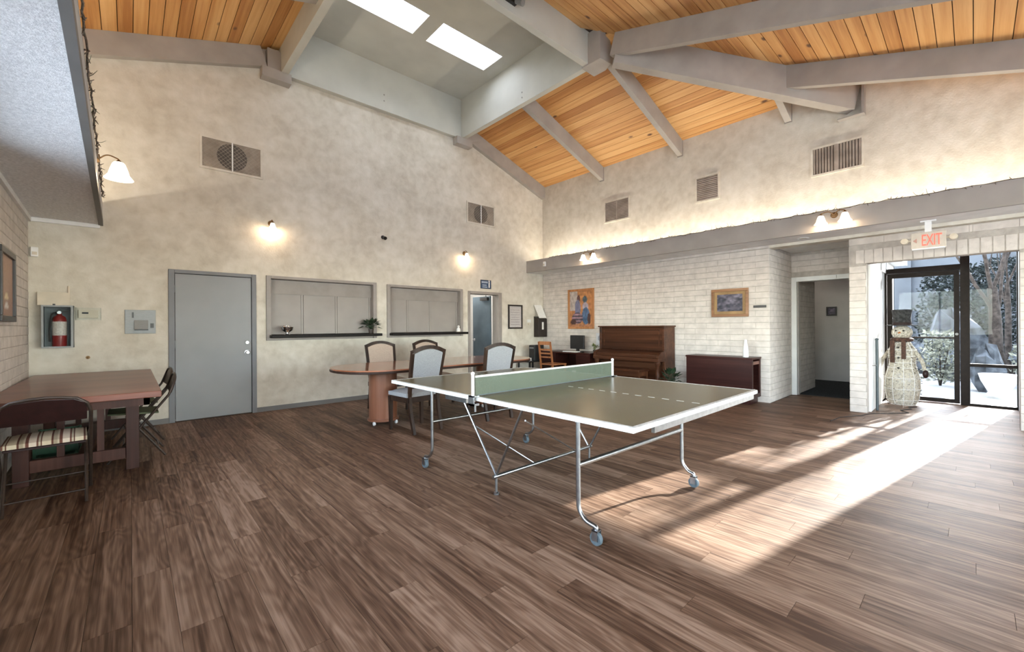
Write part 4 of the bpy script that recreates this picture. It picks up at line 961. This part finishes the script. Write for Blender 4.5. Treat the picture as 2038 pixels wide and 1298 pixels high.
mk('case', G().box(-.10, .20, -.09, .09, 0, .36), M['black'], pc, bevel=.006); mk('front_bezel', G().box(-.115, -.10, -.085, .085, .01, .35), M['black'], pc, bevel=.004)
mk('disc_drive', G().box(-.118, -.115, -.07, .07, .28, .31), M['steel'], pc)
o = mk('paper_stack', G().box(6.70, 6.86, 6.88, 7.10, .465, .53), M['paper']); tag(o, 'small stack of white paper beside the black computer tower', 'paper')
bk = thing('waste_bin', 'grey waste bin on the floor in front of the corner stand', 'bin', (6.42, 6.62, 0))
mk('bucket', G().lathe([(.10, 0), (.13, .30), (.135, .30), (.125, .29), (.095, .02)], n=18), pm('grey_bin', (.16, .16, .15), .5), bk, smooth=True)
mk('rim', G().lathe([(.13, .295), (.14, .295), (.14, .31), (.13, .31)], n=18, cap=False), M['black'], bk)
# ================================================================== WALL THINGS
def canvas(w, h, nx, ny, fn):
    """flat print in the x-z plane, colour per corner"""
    me = bpy.data.meshes.new('print'); vs = [(w*i/nx-w/2, 0, h*j/ny-h/2) for j in range(ny+1) for i in range(nx+1)]
    fs = [(j*(nx+1)+i, j*(nx+1)+i+1, (j+1)*(nx+1)+i+1, (j+1)*(nx+1)+i) for j in range(ny) for i in range(nx)]
    me.from_pydata(vs, [], fs); ca = me.color_attributes.new('print', 'FLOAT_COLOR', 'POINT')
    for k, v in enumerate(vs): ca.data[k].color = (*fn(v[0]/w+.5, v[2]/h+.5), 1)
    me.materials.append(M['print']); return me
def frame_g(w, h, f, d): return G().box(-w/2, w/2, -d, 0, h/2-f, h/2).box(-w/2, w/2, -d, 0, -h/2, -h/2+f).box(-w/2, -w/2+f, -d, 0, -h/2+f, h/2-f).box(w/2-f, w/2, -d, 0, -h/2+f, h/2-f)
def picture(label, loc, rz, w, h, f, fmat, fn, nx=26, ny=34, mat_w=0, glz=False, cat='picture', name='picture'):
    t = thing(name, label, cat, loc, rz)
    mk('frame', frame_g(w, h, f, .028), fmat, t, bevel=.004)
    mk('backing', G().box(-w/2+.004, w/2-.004, -.006, -.001, -h/2+.004, h/2-.004), M['paper'] if not mat_w else pm('mount_board_'+label[:8], (.42, .24, .11), .7), t)
    c = mk('print', canvas(w-2*f-2*mat_w, h-2*f-2*mat_w, nx, ny, fn), None, t); c.location = (0, -.009, 0)
    if glz: mk('glazing', G().box(-w/2+f, w/2-f, -.016, -.014, -h/2+f, h/2-f), M['dglass'], t)
    return t
def blob(u, v, cu, cv, ru, rv): return ((u-cu)/ru)**2+((v-cv)/rv)**2 < 1
_vg = [[random.Random(i*71+j).random() for i in range(64)] for j in range(64)]
def vn(u, v, k):
    x, y = u*k, v*k; i, j = int(x), int(y); f, g_ = x-i, y-j; q = lambda a, b: _vg[b % 64][a % 64]
    return (q(i, j)*(1-f)+q(i+1, j)*f)*(1-g_)+(q(i, j+1)*(1-f)+q(i+1, j+1)*f)*g_
def figures(u, v):
    n = vn(u, v, 11)
    c = (.46+.1*n, .19+.06*n, .08)
    if u < .36 and v > .45: c = (.50, .42, .38)
    if blob(u, v, .40, .80, .07, .09): c = (.12, .05, .05)
    if blob(u, v, .36, .52, .13, .24): c = (.15+.06*n, .16+.05*n, .30)
    if blob(u, v, .68, .76, .10, .10): c = (.07, .10, .12)
    if blob(u, v, .70, .56, .13, .12): c = (.42, .35, .40)
    if blob(u, v, .72, .30, .17, .24): c = (.05+.06*n, .12+.05*n, .22+.08*n)
    if blob(u, v, .34, .24, .25, .16): c = (.20+.2*n, .14+.1*n, .17+.12*n) if int(v*22) % 2 else (.06, .05, .07)
    if blob(u, v, .86, .22, .07, .16) or blob(u, v, .16, .13, .12, .09): c = (.08, .035, .03)
    if v < .07: c = (.45, .20, .10)
    c = tuple(k*(.55+.7*vn(u+.4, v, 19)) for k in c)
    return c
picture('tall orange framed painting of blue figures above the computer desk', (XB-.011, 6.02, 1.65), -PI/2, .74, .91, .05, M['orangeframe'], figures, 44, 56, name='painting', cat='painting')
def dark_scene(u, v):
    n = vn(u, v, 6); m_ = vn(u+.3, v+.6, 13); k = (n*.6+m_*.6)**2.2
    return (.02+.34*k, .02+.27*k, .035+.34*k)
picture('gold framed dark landscape above the mahogany counter', (XB-.011, 2.81, 1.645), -PI/2, .60, .48, .045, M['goldframe'], dark_scene, 44, 34, .05, True)
def doc(u, v):
    l = (.60, .55, .52)
    if .1 < u < .9 and .05 < v < .95 and (int(v*26) % 3 == 0): l = (.42, .38, .37)
    return l
picture('black framed white document right of the blue door', (6.665, YA-.002, 1.485), 0, .45, .56, .035, M['blackframe'], doc, 12, 60)
def sepia(u, v):
    c = (.40, .26, .19)
    if v < .30: c = (.35, .22, .17)
    if blob(u, v, .5, .32, .14, .05): c = (.75, .62, .40)
    if blob(u, v, .5, .16, .16, .06): c = (.70, .66, .62)
    return c
picture('black framed picture on the left wall over the wooden table', (XL(5.62)+.012, 5.62, 1.645), PI/2+ang, .74, .62, .05, M['blackframe'], sepia, 16, 20)
picture('tiny dark framed picture at the end of the hall', (11.598, 2.13, 1.555), -PI/2, .19, .20, .03, M['blackframe'], dark_scene, 8, 8)
o = mk('plaque', G().box(XB-.022, XB-.010, 2.25, 2.44, 1.545, 1.585), M['blackframe'], bevel=.002); tag(o, 'narrow dark plaque beside the gold framed picture', 'plaque')
o = mk('notice', canvas(.17, .29, 8, 14, lambda u, v: (.30, .32, .36) if blob(u, v, .5, .62, .22, .2) else (.66, .66, .68)), None); o.location = (XB-.013, 5.52, .96); o.rotation_euler = (0, 0, -PI/2); tag(o, 'white notice sheet on the block wall left of the piano', 'notice')

# ---- vents
def fan_vent(label, x, z):
    t = thing('wall_vent', label, 'vent', (x, YA, z), group='vents with round fans'); w, h = .72, .415
    mk('backing', G().box(-w/2, w/2, -.003, -.001, -h/2, h/2), pm('vent_back', (.36, .30, .24), .8), t)
    mk('fan_disc', G().lathe([(.0001, -.008), (.185, -.008), (.185, -.003)], (0, 0, 0), 28, 'y'), pm('vent_fan', (.105, .09, .075), .7), t)
    mk('frame', frame_g(w+.05, h+.05, .03, .02), M['stucco'], t)
    mk('mullion', G().box(-.008, .008, -.022, -.004, -h/2, h/2), M['white'], t)
    g = G()
    for k in range(-9, 10):
        x0 = k*.055
        for s in (-1, 1):
            a = (x0-s*h/2, -h/2); b = (x0+s*h/2, h/2)
            pa, pb_ = [list(a), list(b)]
            def clip(p, q):
                for X in (-w/2, w/2):
                    if (p[0]-X)*(q[0]-X) < 0:
                        f = (X-p[0])/(q[0]-p[0]); r_ = [X, p[1]+f*(q[1]-p[1])]
                        if (p[0] < X) == (X < 0): p = r_
                        else: q = r_
                return p, q
            if max(a[0], b[0]) < -w/2 or min(a[0], b[0]) > w/2: continue
            pa, pb_ = clip(pa, pb_)
            g.bar((pa[0], -.014, pa[1]), (pb_[0], -.014, pb_[1]), .003, .004, (0, 1, 0))
    mk('wire_grille', g, pm('vent_wire', (.42, .36, .29), .6), t)
fan_vent('large fan vent high above the grey door', 1.104, 3.737)
fan_vent('fan vent high above the open blue door', 5.667, 3.707)
def slat_vent(label, y0, y1, z0, z1, vert):
    t = thing('wall_grille', label, 'vent', (XB, (y0+y1)/2, (z0+z1)/2), -PI/2, 'slatted wall grilles'); w, h = y1-y0, z1-z0
    mk('backing', G().box(-w/2, w/2, -.004, -.001, -h/2, h/2), pm('grille_back', (.20, .165, .135), .8), t)
    mk('frame', frame_g(w+.05, h+.05, .028, .022), M['stucco'], t)
    n = 16 if vert else 13; sm = pm('grille_slat', (.36, .30, .25), .6)
    for k in range(n):
        if vert: x = -w/2+(k+.5)*w/n; mk('slat', G().box(x-.008, x+.008, -.018, -.004, -h/2, h/2), sm, t)
        else: z = -h/2+(k+.5)*h/n; mk('slat', G().box(-w/2, w/2, -.018, -.004, z-.008, z+.008), sm, t)
    if not (label.startswith('small')): mk('mullion', G().box(-.010, .010, -.022, -.004, -h/2, h/2), sm, t)
slat_vent('twin grille on the upper wall above the piano', 4.77, 5.345, 3.50, 3.915, False)
slat_vent('small square grille in the middle of the upper right wall', 2.99, 3.365, 3.50, 3.915, False)
slat_vent('wide grille under the end of the hip beam', 1.045, 1.615, 3.505, 3.89, True)

# ---- wall devices around the fire extinguisher
fc = thing('extinguisher_cabinet', 'grey steel fire extinguisher cabinet on the stucco wall', 'cabinet', (-.62, YA, 1.295))
w, h, d = .25, .49, .15
mk('body', G().box(-w/2, w/2, -.01, 0, -h/2, h/2).box(-w/2, -w/2+.012, -d, -.01, -h/2, h/2).box(w/2-.012, w/2, -d, -.01, -h/2, h/2).box(-w/2, w/2, -d, -.01, h/2-.012, h/2).box(-w/2, w/2, -d, -.01, -h/2, -h/2+.012), pm('cabinet_grey', (.12, .135, .14), .5), fc)
dr = mk('door', frame_g(w, h, .018, .012), M['steel'], fc); dr.location = (0, -d, 0)
mk('pane', G().box(-w/2+.018, w/2-.018, -.007, -.005, -h/2+.018, h/2-.018), M['glass'], dr)
ex = thing('fire_extinguisher', 'red fire extinguisher with pale label inside the grey cabinet', 'extinguisher', (-.61, YA-.075, 1.063))
mk('cylinder', G().lathe([(.056, 0), (.060, .012), (.060, .30), (.048, .345), (.022, .365), (.018, .385)], n=22), M['red'], ex, smooth=True)
mk('label', G().lathe([(.0606, .13), (.0606, .29)], n=22, cap=False), M['label'], ex, smooth=True)
mk('valve', G().cyl((0, 0, .38), (0, 0, .42), .018).box(-.012, .07, -.012, .012, .405, .418).box(-.012, .06, -.010, .010, .43, .44), M['black'], ex)
mk('gauge', G().lathe([(.0001, -.03), (.018, -.03), (.018, -.02)], (0, 0, .395), 14, 'y'), M['chrome'], ex)
mk('hose', G().tube(fillet([(-.01, -.02, .40), (-.06, -.03, .38), (-.078, -.03, .20), (-.075, -.03, .06)], .05), .008, 8), M['black'], ex, smooth=True)
eb = thing('alarm_box', 'cream metal box above the fire extinguisher cabinet', 'box', (-.655, YA, 1.615))
mk('case', G().box(-.125, .125, -.06, 0, -.07, .075), M['cream'], eb, bevel=.006); mk('lid', G().box(-.13, .13, -.066, -.058, -.074, .079), M['cream'], eb, bevel=.003)
mk('conduit', G().cyl((.115, -.012, .0), (.115, -.012, .16), .010, n=8), M['cream'], eb); mk('keyhole', G().box(-.01, .012, -.069, -.066, -.072, -.055), M['black'], eb)
th = thing('thermostat', 'cream thermostat with a clear guard left of the steel panel', 'thermostat', (-.375, YA, 1.447))
mk('case', G().box(-.085, .085, -.03, 0, -.05, .05), M['cream'], th, bevel=.004); mk('display', G().box(-.055, .0, -.032, -.03, .0, .022), M['black'], th)
mk('guard', G().box(-.11, .11, -.055, -.054, -.075, .075).box(-.11, -.105, -.05, 0, -.075, .075).box(.105, .11, -.05, 0, -.075, .075), glass('clear_guard', refl=.03, rough=.1), th)
sp = thing('drop_box_panel', 'square stainless panel with a flap beside the grey door', 'panel', (.096, YA, 1.354))
mk('plate', G().box(-.15, .15, -.012, 0, -.152, .152), M['steel'], sp, bevel=.003)
mk('flap', G().hull8([(-.06, -.012, -.10), (.075, -.012, -.10), (.075, -.012, .02), (-.06, -.012, .02)], [(-.06, -.05, -.095), (.075, -.05, -.095), (.075, -.018, .02), (-.06, -.018, .02)]), M['steel'], sp)
mk('slot', G().box(-.06, .075, -.049, -.013, -.112, -.098), M['black'], sp); mk('lock', G().box(.095, .13, -.016, -.012, -.08, -.02), M['black'], sp); mk('key_switch', G().box(-.082, -.064, -.016, -.012, .05, .12), M['black'], sp)
hk = thing('coat_hook', 'small dark hook low on the stucco wall above the wooden table', 'hook', (-.383, YA, .92))
mk('plate', G().lathe([(.0001, -.006), (.018, -.006), (.02, 0)], (0, 0, 0), 14, 'y'), M['brass'], hk); mk('peg', G().tube([(0, 0, 0), (0, -.035, -.005), (.006, -.045, .012)], .006, 8), M['brass'], hk, smooth=True)
def sensor(loc, rz, label):
    t = thing('motion_sensor', label, 'sensor', loc, rz, 'motion sensors')
    mk('case', G().box(-.03, .03, -.045, 0, -.055, .055), M['white'], t, bevel=.006); mk('lens', G().box(-.02, .02, -.049, -.045, -.035, .0), M['cream'], t); return t
sensor((-.815, YA, 2.15), .25, 'white motion sensor in the corner of the left block wall')
sensor((7.044, 6.60, 2.685), -PI/2, 'white motion sensor on the far end of the right soffit')
sg = thing('restroom_sign', 'blue sign with white marks above the open blue door', 'sign', (5.795, YA, 2.19))
mk('panel', G().box(-.148, .148, -.008, 0, -.096, .096), M['signblue'], sg, bevel=.003); mk('border', frame_g(.296, .192, .008, .0095), M['black'], sg)
mk('symbol', G().box(.075, .105, -.011, -.008, -.07, .05).lathe([(.0001, -.011), (.018, -.011), (.018, -.008)], (.09, 0, .072), 12, 'y'), M['white'], sg)
mk('lettering', G().box(-.12, .05, -.010, -.008, .025, .065).box(-.10, .02, -.010, -.008, -.03, -.005).box(-.10, .04, -.010, -.008, -.072, -.048), pm('sign_pale', (.35, .42, .52), .5), sg)
th2 = thing('thermostat', 'small pale wall control between the document and the black box', 'thermostat', (7.11, YA, 1.37))
mk('case', G().box(-.055, .055, -.028, 0, -.02, .055), M['paper'], th2, bevel=.004); mk('dial', G().lathe([(.0001, -.03), (.03, -.028), (.034, 0)], (0, 0, -.045), 14, 'y'), M['cream'], th2)
sb = thing('suggestion_box', 'black wall box with a paper on its sloping lid in the corner', 'box', (7.44, YA, 1.0))
mk('body', G().ext([(-.15, 0, 0), (-.15, -.16, 0), (-.15, -.16, .44), (-.15, 0, .50)], (.30, 0, 0)), M['blackframe'], sb, bevel=.004)
mk('slot_card', G().box(-.03, .03, -.163, -.16, .18, .36), M['paper'], sb)
o = mk('sheet', G().add([(-.13, -.165, .46), (.13, -.165, .46), (.11, -.01, .78), (-.15, -.01, .78)], [(0, 1, 2, 3)]).add([(-.13, -.167, .46), (.13, -.167, .46), (.11, -.012, .78), (-.15, -.012, .78)], [(3, 2, 1, 0)]), M['paper'], sb)
# ---- exit sign under the soffit
es = thing('exit_sign', 'pale exit sign with red EXIT letters hanging before the glass entrance', 'sign', (7.30, .37, 2.20), -PI/2)
mk('housing', G().box(-.155, .155, -.03, .03, .0, .20), M['exitbody'], es, bevel=.006); mk('base_strip', G().box(-.145, .145, -.034, .034, -.012, .004), M['white'], es)
mk('canopy', G().box(-.03, .03, -.02, .02, .20, .34).box(-.07, .07, -.03, .03, .325, .342), M['white'], es)
fc_ = bpy.data.curves.new('exit_text', 'FONT'); fc_.body = 'EXIT'; fc_.size = .20; fc_.extrude = .002; fc_.align_x = 'CENTER'; fc_.space_character = .95; fc_.materials.append(M['exitred'])
fo = bpy.data.objects.new('lettering', fc_); COL.objects.link(fo); fo.parent = es; fo.location = (.03, -.033, .032); fo.rotation_euler = (PI/2, 0, 0); fo.scale = (.46, 1.0, 1)
bpy.context.view_layer.update()
txt = bpy.data.meshes.new_from_object(fo.evaluated_get(bpy.context.evaluated_depsgraph_get()))
fm = mk('red_letters', txt, M['exitred'], es); fm.location = fo.location; fm.rotation_euler = fo.rotation_euler; fm.scale = fo.scale
bpy.data.objects.remove(fo)
mk('arrow', G().ext([(-.135, -.032, .10), (-.10, -.032, .13), (-.10, -.032, .07)], (0, -.002, 0)), pm('exit_pale_red', (.5, .26, .20), .5), es)
for s in (-1, 1): mk('lamp_head', G().lathe([(.0001, -.045), (.035, -.04), (.04, 0), (.02, .02)], (s*.215, 0, .11), 14, 'y').box(min(s*.15, s*.215), max(s*.15, s*.215), -.01, .01, .10, .12), M['cream'], es, smooth=True)
# ---- sconces
def shade_g(c, s=1.0): return G().lathe([(.030*s, 0), (.040*s, -.012*s), (.056*s, -.06*s), (.066*s, -.10*s), (.092*s, -.135*s), (.088*s, -.135*s), (.060*s, -.10*s), (.048*s, -.05*s), (.026*s, -.004*s)], c, 18, cap=False)
def scroll(a, b, k): 
    a = Vector(a); b = Vector(b); m_ = (a+b)/2+Vector((0, 0, k)); return fillet([a, a+(m_-a)*.8+Vector((0, 0, k*.3)), b+Vector((0, 0, k*.5)), b], .05, 6)
def sconce(label, loc, rz, heads, group, watts, s=.7, out=.12):
    t = thing('wall_sconce', label, 'lamp', loc, rz, group)
    mk('backplate', G().lathe([(.0001, -.02), (.035, -.018), (.045, 0)], (0, 0, 0), 16, 'y'), M['brass'], t, smooth=True)
    for hx in heads:
        mk('arm', G().tube(scroll((0, -.015, 0), (hx, -out, .0), .05), .006, 8).lathe([(.008, .02), (.024, .0), (.026, -.01)], (hx, -out, 0), 12), M['brass'], t, smooth=True)
        sh = mk('shade', shade_g((hx, -out, -.005), s), M['shade'], t, smooth=True)
        mk('bulb', G().ball((hx, -out, -.075*s), .024*s+.004, 10, 8), M['warm_bulb'], sh, smooth=True)
        lamp('sconce_lamp', 'POINT', (hx, -out, -.12*s-.03), watts, (1, .74, .48), t, shadow_soft_size=.03)
    return t
sconce('lit brass wall sconce between the grey door and the first serving window', (1.60, YA, 2.86), 0, (0.0,), 'sconces on the stucco wall', 5.0, .62, .09)
sconce('lit brass wall sconce over the right end of the second serving window', (5.22, YA, 2.81), 0, (0.0,), 'sconces on the stucco wall', 5.0, .62, .09)
sconce('double sconce with bell shades on the right soffit near the entrance', (7.056, 1.26, 2.745), -PI/2, (-.13, .13), 'double sconces on the right soffit', 2.2, .85, .10)
sconce('double sconce with bell shades on the right soffit above the painting', (7.056, 5.31, 2.745), -PI/2, (-.13, .13), 'double sconces on the right soffit', 2.2, .85, .10)
sconce('bell shaded sconce on the left soffit', (XS(5.35), 5.35, 2.82), PI/2, (0.0,), 'sconce on the left soffit', 4.0, 1.15, .145)
cm = thing('wall_spotlight', 'small unlit black spotlight on the stucco wall between the two sconces', 'lamp', (3.407, YA, 2.90))
mk('mount', G().lathe([(.0001, -.02), (.03, -.018), (.035, 0)], (0, 0, 0), 14, 'y'), M['black'], cm, smooth=True)
mk('head', G().cyl((0, -.02, 0), (.0, -.10, -.035), .022, .032, 14), M['black'], cm, smooth=True)
dl = thing('downlight', 'round recessed downlight in the soffit by the hall doorway', 'lamp', (7.40, 1.70, 2.545))
mk('trim_ring', G().lathe([(.05, 0), (.075, -.006), (.078, 0)], n=20, cap=False), M['white'], dl); mk('lens', G().lathe([(.0001, -.002), (.05, -.002)], n=20, cap=False), M['cream'], dl)
tl = thing('spot_fixture', 'pair of small spotlights on the front beam of the lantern', 'lamp', (3.45, LY0-.03, 5.28))
mk('bracket', G().box(-.12, .12, -.02, .03, -.02, .02), M['black'], tl)
for s in (-1, 1): mk('head', G().cyl((s*.09, -.03, 0), (s*.12, -.12, -.05), .03, .045, 14), M['steel'], tl, smooth=True)

# ---- Christmas light strings along both soffits
def garland(label, f, y0, y1, seed):
    rng = random.Random(seed); t = thing('light_string', label, 'garland'); pts = []; y = y0
    while y < y1: pts.append(Vector(f(y))+Vector((rng.uniform(-.006, .006), 0, rng.uniform(-.012, .010)))); y += .09
    mk('cord', G().tube(pts, .0055, 5), M['bulbmatt'], t)
    g = G(); gt = G()
    for p in pts:
        for k in range(2):
            q = p+Vector((rng.uniform(-.01, .01), rng.uniform(-.04, .04), 0)); d = Vector((rng.uniform(-.5, .5), rng.uniform(-.6, .6), rng.uniform(-.7, .6))).normalized()
            g.cyl(q, q+d*.035, .005, .002, 5)
        if rng.random() < .5: d = Vector((rng.uniform(-.2, .4), rng.uniform(-.6, .6), rng.uniform(-.5, .9))).normalized(); gt.tube([p, p+d*.03, p+d*.06+Vector((0, 0, .012))], [.002, .002, .001], 4)
    mk('bulbs', g, M['bulbmatt'], t, kind='stuff'); mk('twigs', gt, M['leaf'], t, kind='stuff'); return t
garland('string of dark fairy lights along the top edge of the left soffit', lambda y: (XS(y)+.010, y, 2.818), 1.5, 6.9, 5)
garland('string of dark fairy lights along the top edge of the right soffit', lambda y: (7.050, y, 2.822), -.9, 6.5, 6)

# ---- things on the window sills
bw_ = thing('glass_bowl', 'silver footed bowl at the left end of the first black sill', 'bowl', (1.80, YA-.06, 1.155))
mk('bowl', G().lathe([(.045, 0), (.02, .02), (.02, .035), (.075, .07), (.09, .12), (.085, .12), (.06, .07), (.01, .05)], n=20), M['chrome'], bw_, smooth=True)
for k, (x, y, z) in enumerate(((0, 0, .12), (.04, .02, .115), (-.04, 0, .115), (.01, -.04, .118))): mk('ornament', G().ball((x, y, z), .032, 10, 8), M['chrome'] if k else M['white'], bw_, smooth=True)
leafy('sill_plant', 'spiky green plant at the right end of the first black sill', (3.14, YA-.07, 1.155), 40, .22, .22, .13, M['leaf'], 12, .045)
fg = thing('figurine', 'small white figurine at the right end of the second black sill', 'figurine', (5.02, YA-.06, 1.155))
mk('body', G().lathe([(.035, 0), (.045, .03), (.035, .07), (.018, .09)], n=14), M['white'], fg, smooth=True); mk('head', G().ball((0, 0, .11), .026, 12, 8), M['white'], fg, smooth=True); mk('base', G().cyl((0, 0, 0), (0, 0, .012), .045), M['cream'], fg)

# ---- snowman, post and cord in the vestibule
sm = thing('snowman_figure', 'wire mesh light-up snowman with a black top hat by the glass door', 'decoration', (9.02, .76, 0), -PI/2-.15)
sil = [(.15, .0), (.19, .08), (.215, .25), (.21, .42), (.17, .58), (.155, .66), (.17, .76), (.165, .86), (.10, .97), (.085, 1.02)]
mk('body', G().lathe(sil, n=24, cap=False), M['tinsel'], sm, smooth=True)
g = G()
for i in range(0, len(sil)):
    r_, z = sil[i]; g.tube([((r_+.002)*math.cos(a*PI/12), (r_+.002)*math.sin(a*PI/12), z) for a in range(25)], .004, 5)
for k in range(10):
    a = k*PI/5; g.tube([((r_+.002)*math.cos(a), (r_+.002)*math.sin(a), z) for r_, z in sil], .004, 5)
mk('wire_frame', g, M['white'], sm)
rng = random.Random(9); g = G()
for k in range(190):
    i = rng.randint(0, len(sil)-2); f = rng.random(); r_ = sil[i][0]*(1-f)+sil[i+1][0]*f; z = sil[i][1]*(1-f)+sil[i+1][1]*f; a = rng.uniform(0, 6.28)
    g.cyl((r_*math.cos(a), r_*math.sin(a), z), ((r_+.022)*math.cos(a), (r_+.022)*math.sin(a), z), .006, .003, 5)
mk('light_bulbs', g, M['bulbmatt'], sm, kind='stuff')
hd = mk('head', G().ball((0, 0, 1.13), .125, 20, 12, 1, 1, .92), M['tinsel'], sm, smooth=True)
for s in (-1, 1): mk('eye', G().ball((s*.045, -.115, 1.16), .012), M['black'], hd)
mk('nose', G().cyl((0, -.11, 1.13), (0, -.20, 1.12), .016, .003, 10), pm('carrot', (.45, .16, .04), .6), hd)
ht = mk('hat', G().lathe([(.0001, 1.235), (.19, 1.235), (.19, 1.248), (.115, 1.25), (.105, 1.36), (.125, 1.49), (.0001, 1.49)], n=22), pm('hat_black', (.03, .03, .03), .8, .5, 30), sm, smooth=True)
mk('hat_band', G().lathe([(.118, 1.25), (.112, 1.29)], n=22, cap=False), M['maroon'], ht)
mk('scarf', G().lathe([(.10, .985), (.135, 1.0), (.14, 1.03), (.11, 1.05)], n=20).box(-.10, -.045, -.185, -.165, .66, 1.0).box(.035, .085, -.185, -.165, .72, 1.0), pm('scarf_brown', (.075, .035, .022), .9, .3, 40), sm)
for z in (.90, .74, .58): mk('button', G().ball((0, -.185, z), .014), M['black'], sm)
for s in (-1, 1):
    mk('arm', G().tube([(s*.15, 0, .84), (s*.23, -.02, .70), (s*.27, -.03, .55)], [.03, .025, .02], 8), M['tinsel'], sm, smooth=True)
    mk('mitten', G().ball((s*.275, -.03, .50), .045, 10, 8, .8, .8, 1.5), pm('mitten_red', (.30, .02, .02), .8) if s < 0 else M['maroon'], sm, smooth=True)
hp = thing('railing_post', 'dark slim railing post with a wall bracket at the left of the vestibule', 'post', (8.12, .955, 0))
mk('post', G().cyl((0, 0, 0), (0, 0, 1.03), .018, n=12).lathe([(.018, 1.03), (.024, 1.035), (.018, 1.055), (.0001, 1.06)], n=12), pm('slate_post', (.05, .065, .07), .45), hp, smooth=True)
mk('wall_bracket', G().cyl((0, 0, .66), (-.10, .045, .66), .007, n=8), M['galv'], hp)
cd_ = mk('power_cord', G().tube([(8.80, .58, .006), (8.70, .66, .006), (8.55, .62, .006), (8.3, .72, .006), (8.15, .62, .006), (7.9, .80, .006), (7.7, .98, .006), (7.45, 1.05, .006), (7.1, 1.22, .006), (6.75, 1.26, .006)], .005, 6), M['black'], smooth=True)
tag(cd_, 'dark power cord snaking over the floor from the snowman', 'cord')
